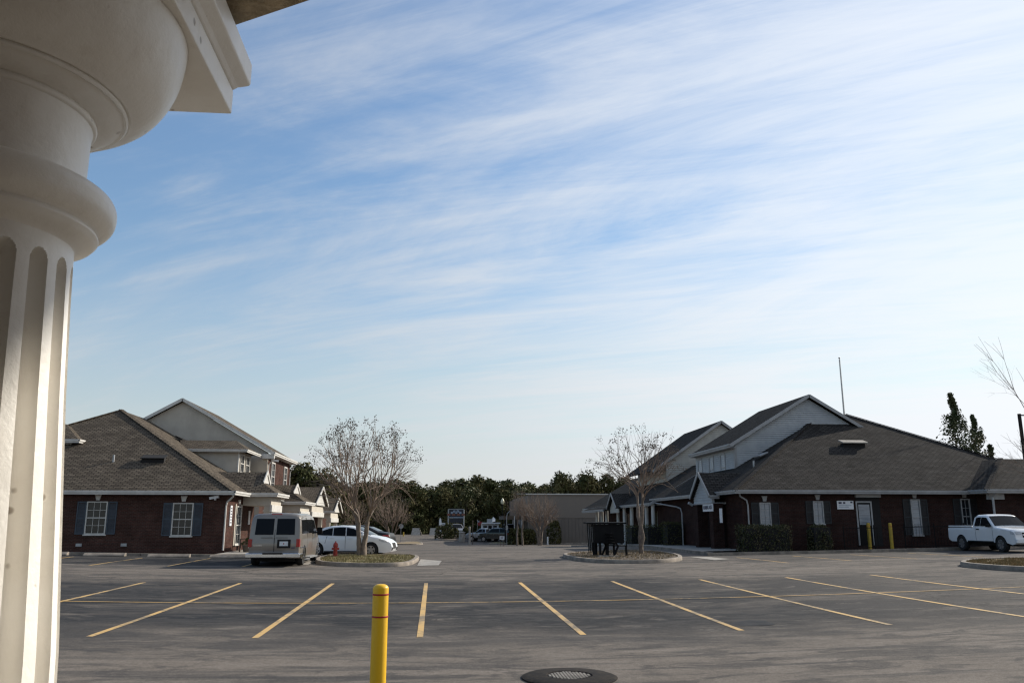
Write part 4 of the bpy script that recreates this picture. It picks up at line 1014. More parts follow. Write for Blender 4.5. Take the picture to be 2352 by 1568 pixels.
far_tree(2, 1345, 1088, 138, 'dense dark tree rising in the middle above the metal warehouse', .8)
far_tree(0, 1395, 1090, 140, 'dark tree at the right above the metal warehouse', .8)
far_tree(4, 1430, 1096, 141, 'pale tree just left of the far gabled office roof', .8)
# conical evergreens behind the right roof
p = AY(2183, 903, 62)
make_tree('cypress_tree', 'taller narrow dark green conifer rising behind the grey hip roof', 'tree', 51, 10.9, 4.9, 6500, 60, .13, 'leaf2', (p.x, 62, 1.2), cone=True, base=.3)
p = AY(2233, 955, 63)
make_tree('cypress_tree', 'shorter narrow conifer just right of the taller one behind the roof', 'tree', 57, 9.3, 4.6, 5200, 50, .13, 'leaf2', (p.x, 63, 1.2), cone=True, base=.3)
p = AY(2275, 1030, 63)
make_tree('cypress_tree', 'low loose conifer right of the two narrow ones', 'tree', 61, 6.9, 2.6, 2200, 30, .17, 'leaf2', (p.x, 63, 1.2), cone=True, base=.3)

def bare_tree(name, label, loc, H, W, seed, stems=4, split=1.6, depth=6, seeds=True, tr=.085, spread=1., col='twig', up=.12, nchild=(2, 3), base_r=.2, cat='tree', forkz=None):
    rr = random.Random(seed); r = empty(name, loc, label, cat); L = Vector(loc)
    tk = MB(); br = MB(); sh = MB(); tips = []
    def grow(p, d, ln, rad, dep):
        n = 4 if dep > 2 else 3; pts = [p.copy()]; rs = [rad]; q = p.copy(); dd = d.copy()
        for i in range(n):
            dd = (dd + Vector((rr.gauss(0, .06), rr.gauss(0, .06), up * .35))).normalized(); q = q + dd * ln / n; pts.append(q.copy()); rs.append(rad * (1 - .42 * (i + 1) / n))
        (tk if dep == depth else br).tube(pts, rs, 6 if dep >= depth - 1 else 4 if dep > 1 else 3, cap=False)
        if dep == 0 or q.z > H * rr.uniform(.93, 1.04): tips.append((q, dd)); return
        k = rr.choice(nchild) if dep < depth else 3
        a0 = rr.uniform(0, 6.28); perp = dd.orthogonal().normalized(); pp_ = dd.cross(perp)
        for j in range(k):
            a = a0 + j * 2 * math.pi / k + rr.uniform(-.4, .4); sp = rr.uniform(.14, .34) * spread * (1.25 if dep >= depth - 1 else 1.)
            nd = (dd + (perp * math.cos(a) + pp_ * math.sin(a)) * sp); outw = Vector((q.x, q.y, 0))
            nd = (nd + outw * .045 * spread / max(.5, outw.length) + Vector((0, 0, up))).normalized()
            grow(q, nd, ln * rr.uniform(.72, .98) * (.9 if dep >= depth - 1 else .93), rad * .60, dep - 1)
    for s in range(stems):
        a = s * 2 * math.pi / stems + rr.uniform(-.3, .3); tl = rr.uniform(.06, .13) * spread if stems > 1 else .01
        d = Vector((math.cos(a) * tl, math.sin(a) * tl, 1)).normalized()
        st = Vector((math.cos(a) * base_r * (stems > 1), math.sin(a) * base_r * (stems > 1), -.1))
        grow(st, d, split * rr.uniform(.9, 1.15), tr * rr.uniform(.85, 1.15), depth)
    tk.v = [v + L for v in tk.v]; br.v = [v + L for v in br.v]
    tk.build('trunk', M['bark'], r, smooth=True); br.build('branches', M[col], r, kind='stuff', smooth=True)
    if seeds:
        for q, dd in tips:
            if rr.random() > seeds: continue
            n = rr.randint(7, 15)
            for k in range(n):
                c = q + dd * rr.uniform(-.12, .22) + Vector((rr.gauss(0, .05), rr.gauss(0, .05), rr.gauss(0, .04))); s = rr.uniform(.016, .036)
                vs = [c + Vector(v) * s + L for v in ((1, 0, 0), (-.5, .87, 0), (-.5, -.87, 0), (0, 0, 1.3), (0, 0, -1))]
                sh.add(vs, [(0, 1, 3), (1, 2, 3), (2, 0, 3), (1, 0, 4), (2, 1, 4), (0, 2, 4)])
        sh.build('seed_heads', M['seed'], r, kind='stuff')
    return r
def vase_tree(name, label, loc, seed, H, W_, fork, ntips, stems, zlow=.42, seeds=.9, out=0, tr=.085, mats=('bark', 'twig')):
    rr = random.Random(seed); r = empty(name, loc, label, 'tree'); L = Vector(loc); tk = MB(); br = MB(); sh = MB(); ends = []
    tips = []
    cz = H * (zlow + .12); rz_ = H - cz
    while len(tips) < ntips:
        v = Vector((rr.gauss(0, 1), rr.gauss(0, 1), rr.gauss(.25, 1))).normalized()
        if v.z < -.42: continue
        q = rr.choice((1, 1, 1, .93, .86, .75, .62)) * rr.uniform(.92, 1.06)
        tips.append(Vector((v.x * W_ / 2 * q * (1 - .25 * max(0, -v.z)), v.y * W_ / 2 * q, cz + v.z * rz_ * q)))
    for k in range(out):
        a = rr.uniform(0, 6.28); e = rr.uniform(.3, 1.2); tips.append(Vector((math.cos(a) * math.cos(e) * W_ * .62, math.sin(a) * math.cos(e) * W_ * .6, cz + math.sin(e) * rz_ * 1.22)))
    def seg(p, q, d0, ra, rb, mb, sides, n=3):
        # curve that leaves along d0 and arches to q
        pts = [p]; Lh = (q - p).length
        for i in range(1, n + 1):
            t = i / n; c = p + d0 * Lh * .45
            x = p * (1 - t) ** 2 + c * 2 * t * (1 - t) + q * t * t
            if i < n: x = x + Vector((rr.gauss(0, .014), rr.gauss(0, .014), rr.gauss(0, .01))) * Lh
            pts.append(x)
        mb.tube(pts, [ra + (rb - ra) * i / n for i in range(n + 1)], sides, cap=False)
        return (pts[-1] - pts[-2]).normalized()
    def rad(n): return max(.0045, tr * (n / ntips * stems) ** .46)
    def go(p, d, T, lev):
        if len(T) == 1:
            dd = seg(p, T[0], d, rad(1) * 1.1, .0028, br, 3, 3); ends.append((T[0], dd)); return
        c = sum(T, Vector()) / len(T)
        f = .20 if lev == 0 else rr.uniform(.24, .38)
        nx_ = p + (c - p) * f
        if lev <= 1: nx_.z = max(nx_.z, p.z + .25)
        big = lev < 1
        dd = seg(p, nx_, d, rad(len(T)), rad(len(T)) * .88, tk if big else br, 7 if big else 4 if len(T) > 6 else 3, 3 if len(T) > 4 else 2)
        k = 2 if len(T) < 5 or rr.random() < .65 else 3
        ax = Vector((rr.gauss(0, 1), rr.gauss(0, 1), rr.gauss(0, .5)))
        T = sorted(T, key=lambda t: (t - c).dot(ax)); m_ = len(T) / k
        for i in range(k):
            sub = T[int(i * m_):int((i + 1) * m_)]
            if sub: go(nx_, (dd * .6 + ((sum(sub, Vector()) / len(sub)) - nx_).normalized() * .6 + Vector((0, 0, .15))).normalized(), sub, lev + 1)
    T = sorted(tips, key=lambda t: math.atan2(t.y, t.x) + rr.gauss(0, .45)); m_ = len(T) / stems
    for i in range(stems):
        sub = T[int(i * m_):int((i + 1) * m_)]; c = sum(sub, Vector()) / len(sub); a = math.atan2(c.y, c.x)
        b0 = Vector((math.cos(a), math.sin(a), 0)) * (tr * 1.5 if stems > 1 else 0)
        b1 = Vector((math.cos(a), math.sin(a), 0)) * (tr * 1.5 + fork * .13 if stems > 1 else .03) + Vector((rr.gauss(0, .04), rr.gauss(0, .04), fork * rr.uniform(.85, 1.1)))
        d = Vector((0, 0, 1))
        dd = seg(b0 - Vector((0, 0, .15)), b1, d, rad(len(sub)) * 1.25, rad(len(sub)), tk, 8, 5)
        # the stem divides
        h1 = sorted(sub, key=lambda t: t.x * math.cos(a) + t.y * math.sin(a) + rr.gauss(0, .5)); k = 3 if stems < 3 else 2; mm_ = len(h1) / k
        for j in range(k): go(b1, dd, h1[int(j * mm_):int((j + 1) * mm_)], 0)
    tk.v = [v + L for v in tk.v]; br.v = [v + L for v in br.v]
    tk.build('trunk', M[mats[0]], r, smooth=True); br.build('branches', M[mats[1]], r, kind='stuff', smooth=True)
    if seeds:
        for q, dd in ends:
            if rr.random() > seeds or q.z < H * .66: continue
            for k in range(rr.randint(8, 18)):
                c = q + dd * rr.uniform(-.14, .16) + Vector((rr.gauss(0, .08), rr.gauss(0, .08), rr.gauss(0, .065))); s_ = rr.uniform(.015, .034)
                vs = [c + Vector(v) * s_ + L for v in ((1, 0, 0), (-.5, .87, 0), (-.5, -.87, 0), (0, 0, 1.3), (0, 0, -1))]
                sh.add(vs, [(0, 1, 3), (1, 2, 3), (2, 0, 3), (1, 0, 4), (2, 1, 4), (0, 2, 4)])
        sh.build('seed_heads', M['seed'], r, kind='stuff')
    return r
def atg(x, y): return Vector((x, y, gz(x, y) + .1))
vase_tree('crape_myrtle', 'wide bare crape myrtle with dark seed heads beside the red hydrant', atg(-3.42, 40.3), 21, 6.35, 5.7, 1.5, 460, 4, zlow=.42, seeds=.85, tr=.095)
vase_tree('crape_myrtle', 'bare crape myrtle on a single trunk beside the black bench', atg(9.95, 40.6), 35, 6.2, 4.9, 2.2, 230, 2, zlow=.50, seeds=.42, out=8, tr=.085)
def far_vase(px, py, label, seed, H, W_, fork, n, stems, nm='crape_myrtle', zlow=.42):
    p = G(px, py)
    if p.y > 99:
        a_ = AY(px, 1200, 99); p = Vector((a_.x, 99, gz(a_.x, 99)))
    vase_tree(nm, label, (p.x, p.y, p.z), seed, H, W_, fork, n, stems, zlow=zlow, seeds=0, tr=.10)
far_vase(899, 1237, 'reddish bare crape myrtle behind the white sedan beyond the stop sign', 44, 6.3, 5.6, 1.4, 320, 5)
far_vase(812, 1236, 'bare crape myrtle left of the stop sign near the low office', 47, 5.6, 5.0, 1.2, 280, 4)
far_vase(1240, 1244, 'pale stemmed bare crape myrtle in front of the metal warehouse', 55, 6.6, 6.0, 1.6, 340, 6)
far_vase(1188, 1243, 'thin bare tree beside the tan panel sign', 61, 7.0, 3.0, 2.4, 100, 1, 'bare_tree', .5)
far_vase(1200, 1242, 'thin leaning bare tree right of the tan panel sign', 64, 6.4, 2.6, 2.4, 70, 1, 'bare_tree', .5)
p = AY(2385, 1100, 52)
bare_tree('bare_tree', 'tall bare tree at the right edge behind the light pole', (p.x, 52, 1.), 12.5, 8, 71, stems=1, split=4.2, depth=6, seeds=0, spread=1.5, up=.03, tr=.10, nchild=(2, 3), col='palebark')
p = G(2470, 1300)
bare_tree('bare_tree', 'near bare tree whose twigs cross the right edge of the roof wing', (27.5, 33.5, gz(27.5, 33.5)), 4.9, 4, 77, stems=2, split=1.6, depth=6, seeds=0, spread=1.5, up=.04, tr=.06)

# ------------------------------------------------------------------ vehicles
def vehicle_body(name, prof, arches, hw, mat, root, xs_, zs, ys=(-.96, -.85, -.6, 0, .6, .85, .96), r=.36, crown=.03):
    """prof: closed outline, clockwise from rear bottom over the roof to front bottom; arches: wheel centres x"""
    pts = [tuple(p) for p in prof]
    zb = pts[0][1]; bottom = []
    for ax in sorted(arches, reverse=True):
        seg = []
        for k in range(13):
            a = math.pi * k / 12; seg.append((ax + math.cos(a) * r, max(zb, arches[ax] + math.sin(a) * r), 1))
        bottom += [(ax + r, zb, 1)] + seg + [(ax - r, zb, 1)]
    loop = [(x, z, 0) for x, z in pts] + bottom
    cl = [loop[0]]
    for p in loop[1:]:
        if math.hypot(p[0] - cl[-1][0], p[1] - cl[-1][1]) > 1e-4: cl.append(p)
    bm = bmesh.new(); n = len(cl)
    va = [bm.verts.new((x, -1, z)) for x, z, _ in cl]; vb = [bm.verts.new((x, 1, z)) for x, z, _ in cl]
    bm.faces.new(va); bm.faces.new(vb[::-1])
    for i in range(n):
        f = bm.faces.new([va[i], vb[i], vb[(i + 1) % n], va[(i + 1) % n]])
        if cl[i][2] and cl[(i + 1) % n][2]: f.material_index = 1
    for pl, no in [((x, 0, 0), (1, 0, 0)) for x in xs_] + [((0, 0, z), (0, 0, 1)) for z in zs] + [((0, y, 0), (0, 1, 0)) for y in ys]:
        bmesh.ops.bisect_plane(bm, geom=bm.verts[:] + bm.edges[:] + bm.faces[:], plane_co=pl, plane_no=no, dist=1e-4)
    bmesh.ops.triangulate(bm, faces=[f for f in bm.faces if len(f.verts) > 4])
    zt = max(z for _, z, _ in cl)
    for v in bm.verts:
        x, y, z = v.co
        w = hw(x, z); yy = abs(y)
        v.co = Vector((x, y * w, z + crown * (1 - yy * yy) * (1 if z > zt * .55 else 0) - (.05 * max(0, (yy - .85) / .15) ** 2 if z > zt * .5 and yy > .85 else 0)))
    bmesh.ops.recalc_face_normals(bm, faces=bm.faces)
    me = bpy.data.meshes.new(name); bm.to_mesh(me); bm.free(); me.materials.append(mat); me.materials.append(M['dark'])
    me.shade_smooth(); me.set_sharp_from_angle(angle=R(42))
    o = bpy.data.objects.new(name, me); C.objects.link(o); o.parent = root; KIDS.setdefault(root.name, []).append(o); ORG[o.name] = Vector((0, 0, 0))
    return o
def side_panel(name, poly, hw, mat, root, sides=(-1, 1), off=.006, zs=None, label=None):
    out = []
    for s in sides:
        bm = bmesh.new(); bm.faces.new([bm.verts.new((x, 0, z)) for x, z in poly])
        z0 = min(p[1] for p in poly); z1 = max(p[1] for p in poly)
        for k in range(1, 6):
            z = z0 + (z1 - z0) * k / 6; bmesh.ops.bisect_plane(bm, geom=bm.verts[:] + bm.edges[:] + bm.faces[:], plane_co=(0, 0, z), plane_no=(0, 0, 1), dist=1e-4)
        r0 = bm.faces[:]
        for v in bm.verts: v.co.y = s * (hw(v.co.x, v.co.z) + off)
        ex = bmesh.ops.extrude_face_region(bm, geom=r0)
        for g in ex['geom']:
            if isinstance(g, bmesh.types.BMVert): g.co.y += s * -.02
        bmesh.ops.recalc_face_normals(bm, faces=bm.faces)
        me = bpy.data.meshes.new(name); bm.to_mesh(me); bm.free(); me.materials.append(mat)
        o = bpy.data.objects.new(name, me); C.objects.link(o); o.parent = root; KIDS.setdefault(root.name, []).append(o); ORG[o.name] = Vector((0, 0, 0))
        if label: o['label'] = label
        out.append(o)
    return out
def across(name, p, q, y0, y1, hw, mat, root, off=.012, n=6, crown=.03, frac=True):
    """panel over the body between profile points p and q; y0,y1 as fractions of the half width"""
    m = MB(); d = Vector((q[0] - p[0], 0, q[1] - p[1])).normalized(); nr = Vector((-d.z, 0, d.x))
    vs = []
    for i in range(n + 1):
        t = y0 + (y1 - y0) * i / n
        for e in (p, q):
            w = hw(e[0], e[1]); vs.append(Vector((e[0], t * w, e[1] + crown * (1 - t * t))) + nr * off)
    k = len(vs); vs += [v - nr * (off + .02) for v in vs]
    fs = [(2 * i, 2 * i + 1, 2 * i + 3, 2 * i + 2) for i in range(n)] + [(k + 2 * i + 2, k + 2 * i + 3, k + 2 * i + 1, k + 2 * i) for i in range(n)]
    fs += [(2 * i + 2, k + 2 * i + 2, k + 2 * i, 2 * i) for i in range(n)] + [(2 * i + 1, k + 2 * i + 1, k + 2 * i + 3, 2 * i + 3) for i in range(n)] + [(0, k, k + 1, 1), (2 * n + 1, k + 2 * n + 1, k + 2 * n, 2 * n)]
    m.add(vs, fs); o = m.build(name, mat, root, world=False); bmf(o); return o
def wheel(root, x, y, r, w=.22, spokes=5, rim='rim'):
    s = 1 if y > 0 else -1
    t = MB(); pr = [(r * .62, -w / 2), (r * .93, -w / 2), (r, -w * .32), (r, w * .32), (r * .93, w / 2), (r * .62, w / 2), (r * .60, w * .3), (r * .60, -w * .3)]
    n = 28; vs = []
    for rr_, yy in pr:
        for k in range(n):
            a = 2 * math.pi * k / n; vs.append((x + rr_ * math.cos(a), y + yy, r + rr_ * math.sin(a)))
    L = len(pr); t.add(vs, [(i * n + k, i * n + (k + 1) % n, ((i + 1) % L) * n + (k + 1) % n, ((i + 1) % L) * n + k) for i in range(L) for k in range(n)])
    wo_ = t.build('wheel', M['tyre'], root, smooth=True, world=False); bmf(wo_)
    m = MB()
    vs = [(x, y + s * w * .30, r)]; 
    for rr_, yy in ((r * .14, .42), (r * .16, .34)):
        pass
    def disc(r0, r1, y0):
        v = []
        for rr_ in (r0, r1):
            for k in range(n):
                a = 2 * math.pi * k / n; v.append((x + rr_ * math.cos(a), y + s * y0, r + rr_ * math.sin(a)))
        m.add(v, [(k, (k + 1) % n, n + (k + 1) % n, n + k) for k in range(n)])
    disc(r * .54, r * .63, w * .46); disc(.001, r * .15, w * .47)
    for k in range(spokes):
        a = 2 * math.pi * k / spokes + .3; d = Vector((math.cos(a), 0, math.sin(a))); c = Vector((x, y + s * w * .44, r))
        m.bar(c + d * r * .1, c + d * r * .57, r * (.30 if spokes < 7 else .2), .03, up=(0, 1, 0))
    m.build('rim', M[rim], wo_, world=False)
    m = MB(); m.tube([(x, y + s * w * .12, r), (x, y + s * w * .16, r)], r * .6, 20); m.build('brake_hub', M['dark'], wo_, world=False)
def pbx(name, mat, root, *b, label=None, bev=0):
    m = MB()
    for q in b: m.box(*q)
    return m.build(name, mat, root, world=False, label=label, bev=bev)
def sedan(loc, rz, label, paint, hatch=False, group=None):
    r = empty('parked_car', loc, label, 'car', group)
    prof = [(-2.28, .30), (-2.32, .55), (-2.28, .88), (-2.20, 1.03), (-1.85, 1.09), (-1.62, 1.12), (-1.15, 1.33), (-.75, 1.43), (-.30, 1.46), (.15, 1.44), (.50, 1.38), (.95, 1.17), (1.32, .98), (1.75, .90), (2.10, .78), (2.28, .62), (2.34, .42), (2.28, .24), (2.0, .18)]
    prof = [(-2.1, .2)] + prof
    def hw(x, z):
        w = .89 - .10 * max(0, (abs(x) - 1.2) / 1.1) ** 2 - (.08 if x > 0 else .05) * max(0, (abs(x) - 1.95) / .35) ** 2
        if z > .92: w -= (z - .92) ** 1.0 * .42
        if z < .45: w -= (.45 - z) * .18
        return w
    vehicle_body('body', prof, {-1.36: .34, 1.34: .34}, hw, paint, r, [k * .2 for k in range(-11, 12)], [.3, .45, .6, .75, .92, 1.0, 1.1, 1.2, 1.3, 1.38], r=.37)
    side_panel('side_window', [(-1.50, 1.03), (-1.28, 1.13), (-1.02, 1.26), (-.72, 1.35), (-.62, 1.36), (-.60, 1.0)], hw, M['carglass'], r)
    side_panel('side_window', [(-.55, 1.0), (-.57, 1.365), (-.25, 1.39), (.02, 1.385), (.05, .985)], hw, M['carglass'], r)
    side_panel('side_window', [(.11, .985), (.08, 1.38), (.42, 1.325), (.80, 1.13), (1.05, .985), (.9, .965)], hw, M['carglass'], r)
    across('windscreen', (1.27, 1.0), (.55, 1.365), .88, -.88, hw, M['carglass'], r)
    across('rear_screen', (-1.1, 1.35), (-1.6, 1.13), .84, -.84, hw, M['carglass'], r)
    side_panel('door_seam', [(.06, .35), (.06, .97), (.075, .97), (.075, .35)], hw, M['dark'], r, off=.003)
    side_panel('door_seam', [(-.95, .62), (-.86, .97), (-.845, .97), (-.935, .62)], hw, M['dark'], r, off=.003)
    side_panel('door_seam', [(1.0, .4), (.98, .95), (.995, .95), (1.015, .4)], hw, M['dark'], r, off=.003)
    side_panel('door_handle', [(-.72, .86), (-.72, .895), (-.52, .90), (-.52, .865)], hw, paint, r, off=.03)
    side_panel('door_handle', [(.22, .85), (.22, .885), (.42, .88), (.42, .85)], hw, paint, r, off=.03)
    side_panel('sill', [(-.98, .2), (-.98, .27), (.95, .27), (.95, .2)], hw, M['dark'], r, off=.004)
    side_panel('headlamp', [(1.72, .76), (1.75, .84), (2.0, .78), (2.19, .66), (2.0, .68)], hw, M['headlamp'], r, off=.008)
    side_panel('tail_lamp', [(-1.92, .86), (-1.9, .98), (-2.22, .96), (-2.28, .84)], hw, M['taillamp'], r, off=.008)
    across('grille', (2.335, .38), (2.26, .64), .5, -.5, hw, M['dark'], r, off=.01, crown=0)
    across('fog_lamp_surround', (2.31, .30), (2.33, .44), .92, .62, hw, M['dark'], r, off=.012, crown=0, n=2)
    across('fog_lamp_surround', (2.31, .30), (2.33, .44), -.62, -.92, hw, M['dark'], r, off=.012, crown=0, n=2)
    for s in (-1, 1):
        m = MB(); m.box(.82, 1.0, s * .88, s * 1.02, .95, 1.07); m.build('door_mirror', paint, r, world=False, bev=.03)
    for x in (-1.36, 1.34):
        for s in (-1, 1): wheel(r, x, s * .79, .325)
    r.rotation_euler = (0, 0, rz); return r
c = Vector((-4.30, 42.9, 0)); c.z = gz(c.x, c.y)
sedan(c, R(-9), 'white sedan parked side-on behind the crape myrtle island', M['whitepaint'])
c = Vector((-4.55, 46.8, 0)); c.z = gz(c.x, c.y)
dc = sedan(c, R(171), 'dark car with red tail lamp mostly hidden behind the white sedan', M['darkpaint'])

def van(loc, rz, label):
    r = empty('passenger_van', loc, label, 'van')
    prof = [(-2.62, .52), (-2.68, .60), (-2.70, .95), (-2.66, 1.20), (-2.56, 1.80), (-2.50, 1.98), (-2.36, 2.07), (-1.0, 2.10), (.4, 2.10), (.85, 2.04), (1.55, 1.32), (1.95, 1.22), (2.45, 1.12), (2.62, .95), (2.66, .55), (2.55, .42), (2.3, .38)]
    def hw(x, z):
        w = 1.005
        if z > 1.2: w -= (z - 1.2) * .10 + max(0, z - 1.85) ** 1.5 * .5
        w -= .05 * max(0, (abs(x) - 2.35) / .3) ** 2 + (.06 * max(0, (x - 1.6) / 1.0))
        if z < .6: w -= (.6 - z) * .1
        return w
    vehicle_body('body', [(-2.3, .40)] + prof, {-1.72: .47, 1.78: .47}, hw, M['vanpaint'], r, [k * .3 - 2.4 for k in range(17)], [.6, .8, 1.0, 1.2, 1.4, 1.6, 1.8, 1.95, 2.04], r=.42, crown=.05)
    # back doors
    for a, b in ((.06, .80), (-.80, -.06)):
        across('rear_window', (-2.535, 1.90), (-2.655, 1.30), a, b, hw, M['carglass'], r, off=.03, crown=0, n=3)
    for t in (0,):
        across('door_seam', (-2.50, 1.98), (-2.655, 1.22), -.008, .008, hw, M['dark'], r, off=.008, crown=0, n=1)
        pbx('door_seam', M['dark'], r, (-2.712, -2.69, -.008, .008, .66, 1.21))
    pbx('door_trim', M['dark'], r, (-2.708, -2.68, .06, .50, .0 + 1.185, 1.195), (-2.708, -2.68, -.5, -.06, 1.185, 1.195))
    pl = pbx('plate_recess', M['dark'], r, (-2.725, -2.69, -.62, -.12, .80, 1.12))
    pbx('licence_plate', M['plate'], pl, (-2.733, -2.727, -.53, -.21, .88, 1.05)); pbx('plate_mark', M['printred'], pl, (-2.737, -2.734, -.39, -.35, .94, .99))
    pbx('badge', M['print'], r, (-2.712, -2.69, -.79, -.66, .79, .83)); pbx('badge', M['chrome'], r, (-2.712, -2.69, .45, .78, .88, .90))
    for s in (-1, 1):
        pbx('tail_lamp', M['taillamp'], r, (-2.74, -2.6, s * .84, s * .975, .84, 1.14), bev=.01)
    pbx('high_brake_lamp', M['taillamp'], r, (-2.46, -2.36, -.2, .2, 2.02, 2.09), bev=.01)
    bp_ = pbx('rear_bumper', M['chrome'], r, (-2.90, -2.66, -1.0, 1.0, .44, .62), (-2.86, -2.2, .93, 1.03, .44, .60), (-2.86, -2.2, -1.03, -.93, .44, .60), bev=.03)
    pbx('bumper_step', M['dark'], bp_, (-2.915, -2.8, -.38, .38, .57, .625))
    pbx('underbody', M['dark'], r, (-2.3, 2.2, -.7, .7, .28, .45))
    side_panel('side_window', [(-2.35, 1.34), (-2.28, 1.86), (-1.15, 1.88), (-1.15, 1.34)], hw, M['carglass'], r)
    side_panel('side_window', [(-1.05, 1.34), (-1.05, 1.88), (.12, 1.88), (.12, 1.34)], hw, M['carglass'], r)
    side_panel('side_window', [(.24, 1.30), (.24, 1.88), (.78, 1.86), (1.35, 1.33)], hw, M['carglass'], r)
    across('windscreen', (1.5, 1.36), (.9, 1.98), .88, -.88, hw, M['carglass'], r)
    side_panel('door_seam', [(.18, .5), (.18, 1.95), (.19, 1.95), (.19, .5)], hw, M['dark'], r, off=.003)
    side_panel('door_seam', [(-1.1, .5), (-1.1, 1.95), (-1.09, 1.95), (-1.09, .5)], hw, M['dark'], r, off=.003)
    side_panel('body_moulding', [(-2.5, .80), (-2.5, .84), (2.3, .84), (2.3, .80)], hw, M['chrome'], r, off=.02)
    side_panel('door_handle', [(.28, 1.1), (.28, 1.15), (.45, 1.15), (.45, 1.1)], hw, M['chrome'], r, off=.03)
    for s in (-1, 1):
        m = MB(); m.box(1.02, 1.14, s * 1.06, s * 1.28, 1.28, 1.56); m.bar((1.1, s * .95, 1.32), (1.1, s * 1.1, 1.36), .05, .05); m.build('door_mirror', M['black'], r, world=False, bev=.02)
        m = MB(); m.box(-.9, 1.1, s * .95, s * 1.12, .36, .41); m.build('running_board', M['steel'], r, world=False)
    for x in (-1.72, 1.78):
        for s in (-1, 1): wheel(r, x, s * .86, .37, .25, 8, 'chrome')
    for ch in KIDS[r.name]:
        if not ch.name.startswith('wheel'): ch.location.z -= .12
    r.rotation_euler = (0, 0, rz); return r
c = Vector((-6.15, 36.1, 0)); c.z = gz(-6.1, 35)
van(c, R(90 - .5), 'champagne passenger van parked nose-in, seen from its rear doors')

def pickup(loc, rz, label, paint, cat='pickup truck', name='pickup_truck', group=None):
    r = empty(name, loc, label, cat, group)
    prof = [(-2.38, .50), (-2.42, .62), (-2.40, 1.08), (-.52, 1.10), (-.50, 1.12), (-.46, 1.58), (-.30, 1.66), (.25, 1.67), (.45, 1.62), (1.05, 1.12), (1.6, 1.07), (2.15, 1.00), (2.33, .86), (2.38, .55), (2.30, .38), (2.1, .34)]
    def hw(x, z):
        w = .875 - .07 * max(0, (x - 1.5) / .9) ** 2
        if z > 1.08: w -= (z - 1.08) * .30
        if z < .55: w -= (.55 - z) * .1
        return w
    vehicle_body('body', [(-2.2, .42)] + prof, {-1.42: .35, 1.42: .35}, hw, paint, r, [k * .25 - 2.25 for k in range(19)], [.5, .65, .8, .95, 1.08, 1.2, 1.35, 1.5, 1.6], r=.40, crown=.025)
    pbx('bed_liner', M['dark'], r, (-2.3, -.6, -.76, .76, 1.08, 1.14))
    for s in (-1, 1): pbx('bed_rail', paint, r, (-2.38, -.55, s * .76, s * .86, 1.10, 1.17), bev=.01)
    side_panel('side_window', [(-.36, 1.15), (-.32, 1.52), (-.12, 1.555), (.02, 1.555), (.02, 1.15)], hw, M['carglass'], r)
    side_panel('side_window', [(.07, 1.15), (.07, 1.555), (.40, 1.54), (.88, 1.14)], hw, M['carglass'], r)
    across('windscreen', (1.0, 1.16), (.50, 1.57), .9, -.9, hw, M['carglass'], r)
    side_panel('door_seam', [(-.30, .5), (-.30, 1.1), (-.285, 1.1), (-.285, .5)], hw, M['dark'], r, off=.003)
    side_panel('door_seam', [(.92, .5), (.92, 1.1), (.935, 1.1), (.935, .5)], hw, M['dark'], r, off=.003)
    side_panel('door_handle', [(-.2, .98), (-.2, 1.03), (0, 1.03), (0, .98)], hw, M['black'], r, off=.03)
    side_panel('headlamp', [(2.1, .80), (2.08, .93), (2.26, .90), (2.345, .78)], hw, M['headlamp'], r, off=.01)
    across('headlamp', (2.34, .78), (2.29, .92), .95, .62, hw, M['headlamp'], r, off=.012, n=2, crown=0)
    across('headlamp', (2.34, .78), (2.29, .92), -.62, -.95, hw, M['headlamp'], r, off=.012, n=2, crown=0)
    across('grille', (2.35, .66), (2.32, .88), .58, -.58, hw, M['dark'], r, off=.012, crown=0)
    across('grille_bar', (2.348, .76), (2.342, .80), .58, -.58, hw, M['chrome'], r, off=.03, crown=0)
    pbx('front_bumper', paint, r, (2.3, 2.45, -.82, .82, .42, .60), bev=.03)
    side_panel('sill', [(-.95, .42), (-.95, .48), (.95, .48), (.95, .42)], hw, M['dark'], r, off=.004)
    for s in (-1, 1):
        m = MB(); m.box(.72, .84, s * .90, s * 1.05, 1.10, 1.25); m.build('door_mirror', M['black'], r, world=False, bev=.02)
    for x in (-1.42, 1.42):
        for s in (-1, 1): wheel(r, x, s * .77, .35, .23, 6)
    pbx('underbody', M['dark'], r, (-2.2, 2.2, -.6, .6, .28, .45))
    r.rotation_euler = (0, 0, rz); return r
c = Vector((26.25, 37.6, 0)); c.z = gz(c.x - .5, c.y)
pickup(c, R(-90), 'white regular cab pickup truck parked nose-out before the dark brick office', M['whitepaint'])

